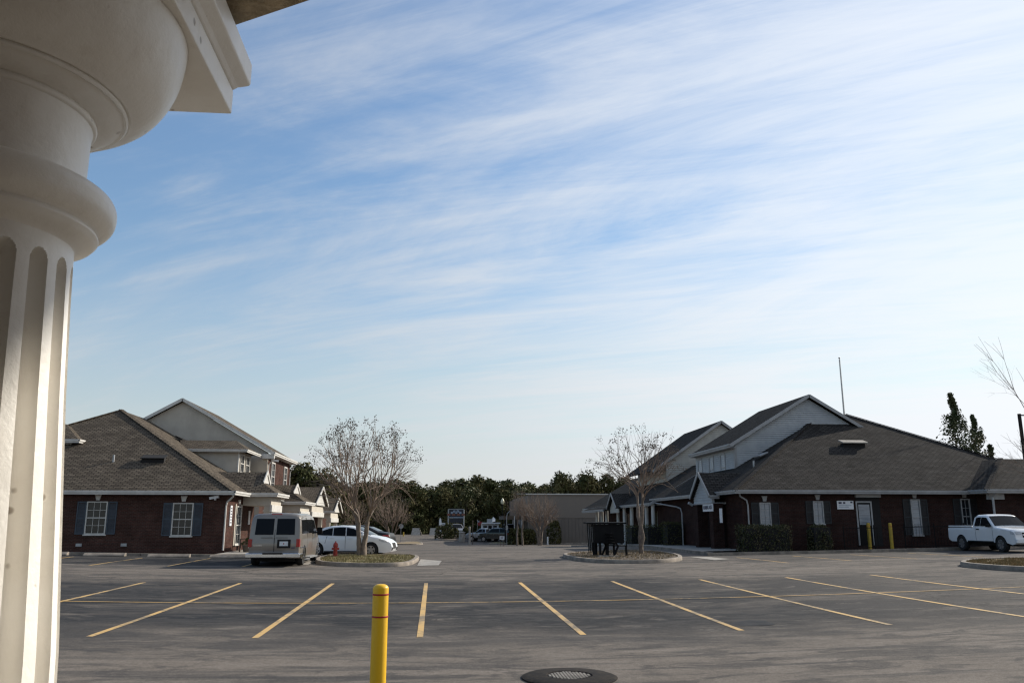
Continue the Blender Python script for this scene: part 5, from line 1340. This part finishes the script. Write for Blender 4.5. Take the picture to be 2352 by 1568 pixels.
def suv(loc, rz, label, paint, name='parked_car', cat='car'):
    r = empty(name, loc, label, cat)
    prof = [(-2.2, .5), (-2.28, .8), (-2.24, 1.1), (-2.05, 1.65), (-1.8, 1.74), (0, 1.78), (.35, 1.70), (.95, 1.18), (1.9, 1.08), (2.2, .9), (2.25, .5), (2.1, .36)]
    def hw(x, z):
        return .90 - (max(0, z - 1.1) * .22) - .06 * max(0, (abs(x) - 1.7) / .6) ** 2
    vehicle_body('body', [(-2.05, .38)] + prof, {-1.35: .36, 1.38: .36}, hw, paint, r, [k * .4 - 2 for k in range(11)], [.6, .9, 1.1, 1.3, 1.5, 1.65], r=.40)
    side_panel('side_window', [(-2.0, 1.2), (-1.85, 1.62), (-.9, 1.66), (-.9, 1.2)], hw, M['carglass'], r)
    side_panel('side_window', [(-.8, 1.2), (-.8, 1.66), (.28, 1.62), (.8, 1.2)], hw, M['carglass'], r)
    across('windscreen', (.92, 1.22), (.4, 1.66), .88, -.88, hw, M['carglass'], r)
    across('rear_window', (-2.08, 1.6), (-2.22, 1.2), .82, -.82, hw, M['carglass'], r)
    side_panel('headlamp', [(2.0, .85), (1.98, .98), (2.15, .92), (2.2, .82)], hw, M['headlamp'], r)
    side_panel('tail_lamp', [(-2.2, .9), (-2.12, 1.15), (-2.0, 1.15), (-2.05, .9)], hw, M['taillamp'], r)
    across('grille', (2.235, .62), (2.2, .88), .6, -.6, hw, M['chrome'], r, crown=0)
    for x in (-1.35, 1.38):
        for s in (-1, 1): wheel(r, x, s * .78, .36, .23, 5)
    r.rotation_euler = (0, 0, rz); return r
def at_px(px, py): p = G(px, py); return Vector((p.x, p.y, p.z))
suv(at_px(1139, 1244), R(152), 'dark SUV parked at the end of the lot left of the lamp post', M['greenpaint'])
pickup(at_px(1112, 1243), R(160), 'silver pickup partly hidden behind the dark SUV', M['silverpaint'])
suv(at_px(1047, 1231), R(-75), 'silver truck facing us beneath the billboard', M['silverpaint'])
suv(Vector((AY(1190, 1230, 118).x, 118, gz(18, 118))), R(10), 'dark car glimpsed behind the warehouse canopy posts', M['darkpaint'])

# ------------------------------------------------------------------ street furniture
def hydrant(x, y):
    z = gz(x, y) + .12; r = empty('fire_hydrant', (x, y, z), 'red fire hydrant on the grass island beside the van', 'hydrant')
    m = MB(); m.lathe([(.17, z - .05), (.17, z + .05), (.115, z + .07), (.11, z + .50), (.14, z + .52), (.14, z + .56)], (x, y), 14); m.build('barrel', M['hydrant'], r, smooth=True); r.scale = (.84, .84, .84)
    m = MB(); m.lathe([(.13, z + .56), (.125, z + .63), (.09, z + .70), (.035, z + .74), (.03, z + .80), (.001, z + .80)], (x, y), 14); m.build('bonnet', M['hydrant'], r, smooth=True)
    for dx, dy, rr_ in ((.17, 0, .06), (-.17, 0, .06), (0.06, -.2, .085)):
        m = MB(); m.tube([(x, y, z + .40), (x + dx, y + dy, z + .40), (x + dx * 1.15, y + dy * 1.15, z + .40)], [rr_ * .8, rr_, rr_], 10); m.build('nozzle_cap', M['hydrant'], r)
hydrant(-4.55, 39.6)

def bollard(x, y, top, r_, mat, label, bands=()):
    z = gz(x, y); b = empty('bollard', (x, y, z), label, 'bollard')
    pr = [(r_, z - .02), (r_, top - r_ * .6)]
    for k in range(1, 9):
        a = math.pi / 2 * k / 8; pr.append((max(.001, r_ * (math.cos(a) ** .75 if k < 8 else 0)), top - r_ * .6 + r_ * .58 * math.sin(a)))
    m = MB(); m.lathe(pr, (x, y), 28); m.build('sleeve', M[mat], b, smooth=True, ang=60)
    for zb in bands:
        m = MB(); m.lathe([(r_ + .001, zb), (r_ + .004, zb + .003), (r_ + .004, zb + .016), (r_ + .001, zb + .019)], (x, y), 28, cap=False); m.build('reflective_band', M['redband'], b, smooth=True)
pb = AY(875, 1340, 10.2)
bollard(pb.x, 10.2, pb.z, .092, 'bollard', 'yellow sleeved bollard with two thin red bands, closest to us', (pb.z - .128, pb.z - .376))
for px_b, Yb, lab in ((1994, 41.7, 'left one of two thin yellow bollards by the recessed entrance'), (2044, 41.2, 'right one of two thin yellow bollards by the recessed entrance')):
    q = AY(px_b, 1200, Yb); bollard(q.x, Yb, q.z, .085, 'bollard_d', lab, (q.z - .2,))
# manhole
mp_ = G(1308, 1557); mz = gz(mp_.x, mp_.y)
mh = empty('manhole', (mp_.x, mp_.y, mz), 'round iron manhole cover in a dark collar at the bottom of the picture', 'manhole cover')
RO = .62
m = MB(); m.lathe([(RO, mz - .02), (RO, mz + .012), (RO - .05, mz + .03), (.30, mz + .036), (.29, mz + .02)], (mp_.x, mp_.y), 40, cap=False); m.build('collar', M['iron'], mh, smooth=True)
m = MB(); m.lathe([(.285, mz - .01), (.285, mz + .024), (.001, mz + .024)], (mp_.x, mp_.y), 36, cap=False); lid = m.build('cover', M['iron'], mh, smooth=True)
m = MB()
for i in range(-6, 7):
    for j in range(-6, 7):
        x, y = i * .042, j * .042
        if math.hypot(x, y) < .26: m.box(mp_.x + x - .013, mp_.x + x + .013, mp_.y + y - .013, mp_.y + y + .013, mz + .02, mz + .034)
m.build('stud', M['concrete'], lid, kind='stuff')
# wheel stops
for x0, x1, y in ((150 - 60, 156.6, 1275), (192.6, 288.6, 1276), (339.6, 437, 1276), (482, 576.6, 1275)):
    a = AY(x0, y, 39.6); b = AY(x1, y, 39.6); n = {0: 'first', 1: 'second', 2: 'third', 3: 'fourth'}
    lab = {90: 'concrete wheel stop half hidden by the column', 192.6: 'concrete wheel stop below the left shuttered window', 339.6: 'concrete wheel stop below the right shuttered window', 482: 'concrete wheel stop beside the van bumper'}[x0]
    cx_ = (a.x + b.x) / 2; z = gz(cx_, 39.6); m = MB(); h = (b.x - a.x) / 2
    m.prism([(cx_ - h, 39.42, z), (cx_ - h, 39.7, z), (cx_ - h, 39.68, z + .15), (cx_ - h, 39.58, z + .15), (cx_ - h, 39.43, z + .06)], (2 * h, 0, 0))
    o = m.build('wheel_stop', M['kerb'], label=lab, cat='wheel stop', group='concrete wheel stops before the left office', bev=.02); bmf(o)
# seats and pots by the left office corner
def garden_bench(x, y, rz, label, mat='black', w=1.4):
    z = gz(x, y) + .13; r = empty('bench', (0, 0, 0), label, 'bench')
    for k in range(4):
        m = MB(); m.box(-w / 2, w / 2, -.02 + k * .115, .08 + k * .115, .42, .45); m.build('seat_slat', M[mat], r, world=False)
    for k in range(4):
        m = MB(); m.bar((-w / 2, .50 + k * .05, .55 + k * .13), (w / 2, .50 + k * .05, .55 + k * .13), .10, .03, up=(0, -.9, .35)); m.build('back_slat', M[mat], r, world=False)
    for s in (-1, 1):
        xx_ = s * (w / 2 - .07)
        for pts in (((xx_, 0, 0), (xx_, .02, .43)), ((xx_, .62, 0), (xx_, .40, .45)), ):
            m = MB(); m.bar(pts[0], pts[1], .07, .09, up=(1, 0, 0)); m.build('leg', M[mat], r, world=False)
        m = MB(); m.bar((xx_, .42, .42), (xx_, .72, 1.02), .06, .07, up=(1, 0, 0)); m.build('back_post', M[mat], r, world=False)
        m = MB(); m.bar((xx_, -.03, .62), (xx_, .52, .66), .06, .035, up=(0, 0, 1)); m.bar((xx_, .0, .43), (xx_, .0, .62), .05, .05, up=(1, 0, 0)); m.build('armrest', M[mat], r, world=False)
    r.location = (x, y, z); r.rotation_euler = (0, 0, rz); return r
garden_bench(-9.75, 44.4, R(-90), 'dark garden bench against the sunlit brick side of the left office', 'wood', 1.5)
garden_bench(8.55, 38.9, R(102), 'black wooden bench seen end-on beside the bare crape myrtle trunk', 'black', 1.5)
for x, y, s, lab in ((-9.35, 43.5, .24, 'terracotta planter pot beside the garden bench at the office corner'), (-8.9, 46.4, .2, 'small dark plant pot by the first porch pier')):
    z = gz(x, y) + .13; r = empty('plant_pot', (x, y, z), lab, 'planter')
    m = MB(); m.lathe([(s * .7, z), (s, z + s * 1.3), (s * 1.08, z + s * 1.3), (s * 1.08, z + s * 1.5), (s * .9, z + s * 1.5)], (x, y), 16); m.build('pot', M['wood'], r, smooth=True)
    g = MB()
    for k in range(160):
        a = rnd.uniform(0, 6.28); t = rnd.uniform(.1, 1); q = Vector((x + math.cos(a) * s * t * 1.3, y + math.sin(a) * s * t * 1.3, z + s * 1.5 + (1 - t) * .35)); b_ = Vector((rnd.gauss(0, .04), rnd.gauss(0, .04), .05))
        g.add([q - b_, q + Vector((.03, 0, 0)), q + b_], [(0, 1, 2)])
    g.build('foliage', M['leaf'], r, kind='stuff')
# kiosk of slats on island two
kz = gz(7.7, 39.2) + .12
kr = empty('slatted_kiosk', (7.7, 39.2, kz), 'black box shelter with slatted end on four posts, left on the tree island', 'kiosk')
m = MB(); m.box(7.35, 8.75, 38.9, 39.7, kz + .55, kz + 1.42); m.build('cabinet', M['black'], kr)
m = MB(); m.slab([(7.0, 38.8, kz + 1.50), (8.85, 38.8, kz + 1.50), (8.85, 39.8, kz + 1.52), (7.0, 39.8, kz + 1.52)], .07); m.build('lid', M['black'], kr)
for k in range(4):
    m = MB(); x = 7.02 + k * .085; m.bar((x, 38.88, kz + 1.45), (x + .06, 38.88, kz + .12 + .02 * k), .045, .03, up=(0, 1, 0)); m.build('slat', M['black'], kr)
for k in range(3):
    m = MB(); x = 7.08 + k * .085; m.bar((x, 38.95, kz + 1.30), (x + .05, 38.95, kz + .25), .03, .02, up=(0, 1, 0)); m.build('bright_gap', M['steel'], kr)  # pale strips imitate bright background showing through gaps between the black slats
for x, y in ((7.32, 38.95), (7.55, 39.6), (7.62, 38.95), (7.98, 39.0), (8.05, 39.6)):
    m = MB(); m.box(x - .05, x + .05, y - .05, y + .05, kz - .05, kz + .6); m.build('leg', M['black'], kr)
m = MB(); m.box(7.35, 8.3, 37.9, 38.4, kz - .1, kz + .03); m.build('paving_slab', M['concrete'], kind='structure')
# iron fence on the bed
fz = gz(25, 40.8)
fr = empty('iron_fence', (25, 40.9, fz), 'thin black iron railing before the dark brick office', 'fence')
x = 20.4; i = 0
while x < 30.4:
    if not (22.2 < x < 23.5):
        m = MB(); z = gz(x, 40.9); wpost = .02 if i % 10 == 0 else .006
        m.box(x - wpost, x + wpost, 40.9 - wpost, 40.9 + wpost, z - .02, z + (1.3 if i % 10 == 0 else 1.22)); m.build('fence_post' if i % 10 == 0 else 'picket', M['black'], fr)
    x += .16; i += 1
for a, b in ((20.4, 22.2), (23.5, 30.4)):
    for hh in (.2, 1.15):
        m = MB(); m.bar((a, 40.9, gz(a, 40.9) + hh), (b, 40.9, gz(b, 40.9) + hh), .025, .03); m.build('rail', M['black'], fr)
# flagpole
q0 = AY(1928, 822, 62); q1 = AY(1938, 955, 62)
fp = empty('flagpole', (q0.x, 62, gz(q0.x, 62)), 'bare white flagpole rising behind the right hand roof', 'flagpole')
m = MB(); m.tube([(q0.x, 62, 1), (q0.x, 62, q0.z - .1)], [.10, .05], 10); m.build('pole', M['trim'], fp, smooth=True)
m = MB(); m.lathe([(.001, q0.z - .1), (.09, q0.z), (.001, q0.z + .1)], (q0.x, 62), 10); m.build('finial', M['steel'], fp, smooth=True)
# light pole at right edge
q0 = AY(2341, 950, 46)
lp = empty('light_pole', (q0.x, 46, 1), 'dark square car park light pole at the right edge', 'light pole')
m = MB(); m.box(q0.x - .07, q0.x + .07, 45.93, 46.07, .8, q0.z); m.build('pole', M['iron'], lp)
m = MB(); m.box(q0.x, q0.x + .7, 45.97, 46.03, q0.z - .12, q0.z - .05); m.build('arm', M['iron'], lp)
m = MB(); m.box(q0.x + .6, q0.x + 1.2, 45.8, 46.2, q0.z - .2, q0.z - .03); m.build('lamp_head', M['iron'], lp)
# stop sign seen from behind
q = G(920, 1246); Ys = q.y; c = AY(920, 1208, Ys)
ss = empty('stop_sign', (q.x, Ys, q.z), 'grey back of an octagonal stop sign on a thin post beyond the sedan', 'sign')
m = MB(); m.box(q.x - .03, q.x + .03, Ys, Ys + .04, q.z, c.z + .3); m.build('post', M['steel'], ss)
m = MB(); m.prism([(q.x + .32 * math.cos(R(22.5 + 45 * k)), Ys + .05, c.z + .32 * math.sin(R(22.5 + 45 * k))) for k in range(8)], (0, .02, 0)); o = m.build('plate', M['steel'], ss); bmf(o)
# lamp post with cream globe
q = G(1154, 1243); Yl = q.y; t = AY(1153, 1150, Yl)
sl_ = empty('street_lamp', (q.x, Yl, q.z), 'black lamp post with a cream acorn globe in front of the woods', 'street lamp')
m = MB(); m.lathe([(.16, q.z), (.15, q.z + .3), (.08, q.z + .5), (.055, t.z - .55), (.1, t.z - .5), (.12, t.z - .42)], (q.x, Yl), 12); m.build('post', M['iron'], sl_, smooth=True)
m = MB(); m.lathe([(.12, t.z - .42), (.22, t.z - .25), (.24, t.z - .05), (.16, t.z + .18), (.06, t.z + .3), (.001, t.z + .42)], (q.x, Yl), 16); m.build('globe', M['lampglobe'], sl_, smooth=True)
# far clutter
def at3(x, y): return ((1150 + x / 3.92) / 1.27551, (1350 + y / 3.92) / 1.27551)
def base3(x, y): return G(*at3(x, y))
def px3(x, y, Y): return AY(*at3(x, y), Y)
for x0, x1, lab in ((210, 340, 'left one of two grey A-frame barriers before the woods'), (420, 530, 'right one of two grey A-frame barriers before the woods')):
    b = base3((x0 + x1) / 2, 852); Y = b.y; a = px3(x0, 852, Y); c = px3(x1, 852, Y); t = px3(x0, 770, Y); z = b.z
    r = empty('barrier', (b.x, Y, z), lab, 'barrier', 'A-frame barriers before the woods'); w = c.x - a.x; h = t.z - z
    m = MB(); m.slab([(a.x, Y, z), (a.x + w * .84, Y, z), (a.x + w * .72, Y + .8, z + h), (a.x + w * .12, Y + .8, z + h)], .08); m.build('panel', M['concrete'], r)
    m = MB(); m.slab([(a.x + w * .16, Y + 1.6, z), (a.x + w, Y + 1.6, z), (a.x + w * .74, Y + .85, z + h), (a.x + w * .14, Y + .85, z + h)], .08); m.build('panel', M['concrete'], r)
    m = MB(); m.prism([(a.x + w * .88, Y + .1, z), (a.x + w * .9, Y + 1.5, z), (a.x + w * .74, Y + .8, z + h * .95)], (.04, 0, 0)); m.build('end_cheek', M['dark'], r)
# billboard
Y = 126; z = gz(1, Y)
L_ = px3(637, 900, Y).x; R_ = px3(815, 900, Y).x; T_ = px3(637, 555, Y).z; Bm = px3(637, 690, Y).z; Mid = px3(637, 650, Y).z
r = empty('billboard', ((L_ + R_) / 2, Y, z), 'dark framed billboard with a pale crown design above orange shapes', 'billboard')
for x in (L_, R_):
    m = MB(); m.tube([(x, Y, z), (x, Y, T_)], .10, 8); m.build('post', M['steel'], r)
m = MB(); m.box(L_ + .1, R_ - .1, Y - .08, Y + .08, Mid + .1, T_); bp_ = m.build('panel', M['navy'], r)
cxm = (L_ + R_) / 2; hh = (T_ - Mid)
for dx, dz_, rr_ in ((-.62, .60, .2), (-.25, .76, .22), (.25, .78, .22), (.62, .60, .2), (0, .66, .25)):
    m = MB(); m.prism([(cxm + dx + rr_ * math.cos(k * math.pi / 5), Y - .10, Mid + hh * dz_ + rr_ * .8 * math.sin(k * math.pi / 5)) for k in range(10)], (0, .015, 0)); o = m.build('crown_shape', M['bluew'], bp_); bmf(o)
for k in range(4):
    m = MB(); m.box(cxm - 1.35 + k * .72, cxm - .85 + k * .72, Y - .10, Y - .085, Mid + hh * .25, Mid + hh * .48); m.build('orange_shape', M['orange'], bp_)
m = MB(); m.box(L_ + .1, R_ - .1, Y - .1, Y + .05, Mid - .05, Mid + .1); m.build('white_strip', M['bluew'], r)
m = MB(); m.box(L_ + .2, R_ - .2, Y - .05, Y + .05, Bm - .2, Mid - .12); m.build('lower_panel', M['navy'], r)
m = MB(); m.box(L_, R_, Y - .04, Y + .04, T_, T_ + .08); m.build('frame_rail', M['steel'], r)
# feather banner, boards, flag, kiosk trailer
def feather(x0, x1, ytop, ybot, Y, mat, lab, name='feather_banner'):
    a = px3(x0, ybot, Y); b = px3(x1, ytop, Y); z = gz(a.x, Y); w = b.x - a.x; r = empty(name, (a.x, Y, z), lab, 'banner')
    m = MB(); m.tube([(a.x, Y, z), (a.x, Y, b.z - .3), (a.x + w * .4, Y, b.z)], .03, 6); m.build('pole', M['steel'], r)
    m = MB(); h = b.z - a.z
    m.prism([(a.x + .03, Y - .02, a.z), (a.x + w, Y + .04, a.z + .1), (a.x + w, Y - .03, a.z + h * .6), (a.x + w * .7, Y, b.z - .15), (a.x + w * .4, Y, b.z), (a.x + .03, Y, b.z - .35)], (0, .02, 0)); o = m.build('cloth', mat, r); bmf(o)
feather(533, 566, 648, 832, 119, M['sign'], 'tall white feather banner left of the silver truck')
feather(1142, 1180, 640, 700, 127, M['sign'], 'white feather banner tip above the white trailer')
p = px3(975, 745, 121); z = gz(p.x, 121); t = px3(975, 680, 121)
r = empty('flag', (p.x, 121, z), 'small red and white flag left of the white trailer', 'flag')
m = MB(); m.tube([(p.x, 121, z), (p.x, 121, t.z + .1)], .03, 6); m.build('staff', M['steel'], r)
m = MB(); m.add([(p.x, 121, t.z), (p.x + .4, 121.08, t.z - .1), (p.x + .7, 121, t.z - .25), (p.x + .35, 121.1, p.z), (p.x + .05, 121, p.z + .1)], [(0, 1, 2, 3, 4)]); m.build('flag_cloth', M['patio_red'], r)
m = MB(); m.add([(p.x + .02, 120.98, t.z), (p.x + .28, 121.0, t.z - .1), (p.x + .26, 121.0, t.z - .3), (p.x + .04, 120.98, t.z - .25)], [(0, 1, 2, 3)]); m.build('flag_canton', M['bluew'], r)
a = px3(1030, 800, 124); b = px3(1220, 712, 124); z = gz(a.x, 124)
r = empty('food_trailer', ((a.x + b.x) / 2, 124, z), 'white food trailer with wide serving windows behind the dark SUV', 'trailer')
m = MB(); m.box(a.x, b.x, 124, 127, z + .5, b.z - .1); m.build('body', M['sign'], r)
m = MB(); m.box(a.x - .3, b.x + .2, 123.5, 127.2, b.z - .1, b.z + .08); m.build('roof', M['sign'], r)
w = b.x - a.x
for k in range(3):
    m = MB(); m.box(a.x + w * (.06 + k * .3), a.x + w * (.28 + k * .3), 123.95, 123.99, a.z + .3, b.z - .35); m.build('window', M['glass'], r)
m = MB(); m.box(a.x + w * .33, a.x + w * .62, 125, 126, b.z + .08, b.z + .6); m.build('air_conditioner', M['steel'], r)
for k in (.25, .75):
    m = MB(); m.tube([(a.x + w * k, 124.1, z + .32), (a.x + w * k, 124.4, z + .32)], .32, 14); m.build('wheel', M['tyre'], r)
for dx in (.05, .5):
    m = MB(); m.box(b.x - .5, b.x - .3, 123.96, 123.99, a.z + .4 + dx, a.z + .6 + dx); m.build('window_small', M['print'], r)
# tan panel sign on posts
Y = 104; a = px3(1345, 630, Y); b = px3(1500, 460, Y); z = gz(a.x, Y)
r = empty('panel_sign', (a.x, Y, z), 'blank tan panel sign raised on two posts right of the lamp post', 'sign')
m = MB(); m.box(a.x, b.x, Y - .1, Y + .1, a.z, b.z); m.build('panel', M['metalwall'], r)
for k in (.36, .9):
    m = MB(); m.tube([(a.x + (b.x - a.x) * k, Y, z), (a.x + (b.x - a.x) * k, Y, a.z)], .07, 8); m.build('post', M['steel'], r)
# curved grey pole, posts, boards, bins
p0 = px3(1312, 900, 103); p1 = px3(1310, 650, 103); p2 = px3(1345, 575, 103); z = gz(p0.x, 103)
r = empty('crook_pole', (p0.x, 103, z), 'thin grey pole bent to the right near its top', 'pole')
m = MB(); m.tube([(p0.x, 103, z), tuple(p1), ((p1.x + p2.x) / 2 - .1, 103, (p1.z + p2.z) / 2 + .1), tuple(p2)], .04, 6); m.build('shaft', M['steel'], r)
m = MB(); m.box(p0.x - .12, p0.x + .12, 102.9, 103.1, px3(1312, 790, 103).z, px3(1312, 740, 103).z); m.build('meter_box', M['steel'], r)
for x0, x1, y0, y1, Y, mt, nm, cat_, lab in (
        (563, 605, 710, 755, 118, 'sign', 'notice_board', 'sign', 'small white notice board right of the feather banner'),
        (1230, 1284, 862, 900, 97, 'sign', 'notice_board', 'sign', 'white placard standing by the rear of the dark SUV'),
        (1412, 1490, 798, 838, 112, 'sign', 'notice_board', 'sign', 'white sign glimpsed between the warehouse posts')):
    a = px3(x0, y1, Y); b = px3(x1, y0, Y); z = gz(a.x, Y); r = empty(nm, (a.x, Y, z), lab, cat_)
    m = MB(); m.box(a.x, b.x, Y, Y + .05, a.z, b.z); bo = m.build('board', M[mt], r)
    for k in range(2): 
        m = MB(); m.box(a.x + .1, b.x - .1, Y - .01, Y - .004, a.z + (b.z - a.z) * (.25 + .35 * k), a.z + (b.z - a.z) * (.4 + .35 * k)); m.build('print_line', M['print'], bo)
    for xx_ in (a.x + .05, b.x - .1):
        m = MB(); m.box(xx_, xx_ + .05, Y + .06, Y + .11, z, a.z + .1); m.build('leg', M['wood'], r)
for x0, x1, y0, y1, Y, mt, nm, cat_, lab in (
        (872, 898, 755, 925, 101, 'concrete', 'gate_post', 'post', 'pale slanted post left of the silver pickup'),
        (915, 926, 682, 910, 104, 'wood', 'timber_post', 'post', 'tall thin timber post left of the dark SUV'),
        (760, 832, 815, 895, 111, 'concrete', 'litter_bin', 'bin', 'squat grey concrete litter bin on the soil island'),
        (1772, 1790, 872, 925, 102, 'sign', 'marker_post', 'post', 'short white marker post by the warehouse wall'),
        (118, 134, 818, 848, 125, 'bollard_d', 'utility_marker', 'post', 'small yellow marker far behind the stop sign')):
    a = px3(x0, y1, Y); b = px3(x1, y0, Y); z = gz(a.x, Y); r = empty(nm, (a.x, Y, z), lab, cat_)
    m = MB(); cx_ = (a.x + b.x) / 2; w = (b.x - a.x) / 2; m.lathe([(w, z), (w * .95, b.z - .1), (w * 1.1, b.z - .08), (w * 1.1, b.z - .03), (w * .6, b.z)], (cx_, Y), 10); m.build('shaft' if 'bin' not in nm else 'body', M[mt], r)
    m = MB(); m.lathe([(w * .6, b.z), (w * .5, b.z + .03), (.001, b.z + .04)], (cx_, Y), 10); m.build('cap', M[mt], r)
for i, (x, y, s, h) in enumerate(((560, 895, 1.3, 1.5), (640, 905, 1.0, 1.9), (700, 895, 1.2, 1.2), (845, 895, .7, 1.3))):
    b = base3(x, y); s *= 1.4; h *= 1.2; hedge('shrub', b.x - s / 2, b.x + s / 2, b.y, b.y + .8, b.z + h, 500, ['dark bushy shrub at the left end of the soil island', 'tall thin dark shrub on the soil island', 'low shrub before the silver truck', 'small shrub right of the litter bin'][i], 'shrub', None, 1, mat='leaf', ls=3., core=False)
for i, (x, s, h) in enumerate(((1330, 1.6, 1.7), (1395, 1.8, 1.5), (1450, 1.6, 1.6), (1735, 1.3, 2.6))):
    b = base3(x, 925); b.y = 102 + i * .5; b.x *= 1.03; s *= 1.4; h *= 1.05; hedge('shrub', b.x - s / 2, b.x + s / 2, b.y, b.y + 1.2, b.z + h, 900, ['dark shrub right of the lamp post base', 'dark shrub below the tan panel sign', 'dark shrub before the warehouse posts', 'dark upright shrub at the warehouse corner'][i], 'shrub', None, 1, mat='leaf', ls=3., core=False)

# ------------------------------------------------------------------ our own porch: column, capital, soffit, floor
pc = empty('porch_column', (-.598, 1.053, .35), 'large cream fluted column with round capital close at the left edge', 'column')
cxp, cyp = -.598, 1.053
def r_shaft(z): # radius of the shaft
    pts = [(.35, .185), (1.0, .178), (1.91, .1575), (2.154, .1385), (2.265, .130), (2.38, .1235), (2.449, .1205)]
    for (a, ra), (b, rb) in zip(pts, pts[1:]):
        if z <= b: return ra + (rb - ra) * (z - a) / (b - a)
    return pts[-1][1]
nf = 18; per = 26; vs = []; zs = [.45, .8, 1.2, 1.5, 1.7, 1.85, 1.95, 2.05, 2.15, 2.25, 2.32, 2.36, 2.38] + [2.384 + .0022 * q for q in range(21)] + [2.434, 2.449]
FT = 2.427
for z in zs:
    for k in range(nf * per):
        u = (k % per) / per; a = 2 * math.pi * (k / per) / nf - .218
        t = (u - .5) / .29                       # flute spans the middle 58 % of a bay
        d = 0
        if abs(t) < 1:
            lim = FT - .017 * (1 - math.sqrt(max(0, 1 - t * t)))        # rounded flute head
            f = max(0, min(1, (lim - z) / .011)); f = math.sqrt(1 - (1 - f) ** 2)
            d = .0235 * math.sqrt(1 - t * t) * f
        r = r_shaft(z) - d; vs.append((cxp + r * math.cos(a), cyp + r * math.sin(a), z))
n = nf * per; m = MB()
m.add(vs, [(j * n + k, j * n + (k + 1) % n, (j + 1) * n + (k + 1) % n, (j + 1) * n + k) for j in range(len(zs) - 1) for k in range(n)])
m.build('shaft', M['column'], pc, smooth=True, ang=38)
def curve(pts, k=5):
    out = []
    P = [pts[0]] + pts + [pts[-1]]
    for i in range(1, len(P) - 2):
        for j in range(k):
            t = j / k; o = []
            for c in (0, 1):
                a, b, c_, d = P[i - 1][c], P[i][c], P[i + 1][c], P[i + 2][c]
                o.append(.5 * (2 * b + (c_ - a) * t + (2 * a - 5 * b + 4 * c_ - d) * t * t + (3 * b - a - 3 * c_ + d) * t ** 3))
            out.append(tuple(o))
    out.append(pts[-1]); return out
ring = curve([(.1195, 2.4475), (.124, 2.452), (.140, 2.459), (.1455, 2.464), (.148, 2.468), (.1455, 2.473)], 4) + curve([(.1475, 2.475), (.158, 2.481), (.1650, 2.490), (.1672, 2.501), (.1660, 2.511), (.160, 2.520), (.147, 2.526), (.126, 2.530)], 5)
m = MB(); m.lathe(ring, (cxp, cyp), 96, cap=False); m.build('astragal', M['column'], pc, smooth=True, ang=35)
m = MB(); m.lathe([(.1262, 2.529), (.1252, 2.54), (.1252, 2.612), (.127, 2.620)], (cxp, cyp), 96, cap=False); m.build('neck', M['column'], pc, smooth=True)
ech = curve([(.1265, 2.6195), (.1300, 2.621), (.1315, 2.625), (.1300, 2.629)], 3) + curve([(.1340, 2.630), (.146, 2.632), (.158, 2.638), (.163, 2.642)], 4) + curve([(.166, 2.641), (.1685, 2.644), (.1675, 2.648)], 3) + curve([(.172, 2.647), (.190, 2.656), (.208, 2.672), (.222, 2.695), (.231, 2.720), (.2355, 2.746), (.237, 2.7625)], 6)
m = MB(); m.lathe(ech, (cxp, cyp), 128, cap=False); m.build('echinus', M['column'], pc, smooth=True, ang=30)
ab = .247
m = MB(); m.box(cxp - ab, cxp + ab, cyp - ab, cyp + ab, 2.763, 2.806); m.build('abacus', M['column'], pc, bev=.003)
m = MB(); fl_ = ab + .022
prof = [(ab, 2.8065), (ab + .006, 2.815), (fl_, 2.828), (fl_, 2.868), (fl_ - .01, 2.875)]
vs = []
for w_, z in prof:
    for sx_, sy_ in ((-1, -1), (1, -1), (1, 1), (-1, 1)): vs.append((cxp + sx_ * w_, cyp + sy_ * w_, z))
m.add(vs, [(4 * j + k, 4 * j + (k + 1) % 4, 4 * j + 4 + (k + 1) % 4, 4 * j + 4 + k) for j in range(4) for k in range(4)] + [(3, 2, 1, 0), (16, 17, 18, 19)])
m.build('abacus_fillet', M['column'], pc, bev=.003)
m = MB(); m.lathe([(.25, .35), (.25, .40), (.22, .42), (.185, .45)], (cxp, cyp), 48); m.build('column_base', M['column'], pc, smooth=True)
# beam and roof of the porch
pr_ = empty('porch_roof', (0, 0, 2.9), 'rough tan stucco underside of our porch beam at the top edge', 'porch roof')
zsf = 2.886
a_ = Vector((-.347, 1.238)); b_ = Vector((-.195, 1.147)); dd = (b_ - a_).normalized()
e1_ = a_ - dd * 2.2; e2_ = a_ + dd * 2.6; nn_ = Vector((dd.y, -dd.x))
if nn_.y > 0: nn_ = -nn_
m = MB(); m.prism([(e1_.x, e1_.y, zsf), (e2_.x, e2_.y, zsf), (e2_.x + nn_.x * 2.6, e2_.y + nn_.y * 2.6, zsf), (e1_.x + nn_.x * 2.6, e1_.y + nn_.y * 2.6, zsf)], (0, 0, .35)); o = m.build('beam', M['soffit_rough'], pr_); bmf(o)
m = MB(); m.box(-6, 9, -1.7, 1.45, .1, .35); m.build('porch_floor', M['floor'], kind='structure')
ob = empty('own_building', (0, -1.7, .35), 'brick front of our own building with its tall entrance canopy, behind the porch column', 'building')
ce = Vector((-.48, 1.10, 2.40)) + sd * 7
m = MB(); m.box(-8, 12, -2.0, -1.7, .1, 6.5); m.build('wall', M['brick_l'], ob)
m = MB(); m.box(ce.x - .3, 9.5, -1.6, ce.y, ce.z, ce.z + .37); m.build('entrance_canopy', M['soffit_rough'], ob)
for x, y in ((9.1, 3.7), (9.1, -.2)):
    m = MB(); m.lathe([(.3, .15), (.3, .3), (.2, .34), (.17, ce.z - .2), (.28, ce.z - .1), (.28, ce.z)], (x, y), 24); m.build('canopy_column', M['column'], ob, smooth=True)
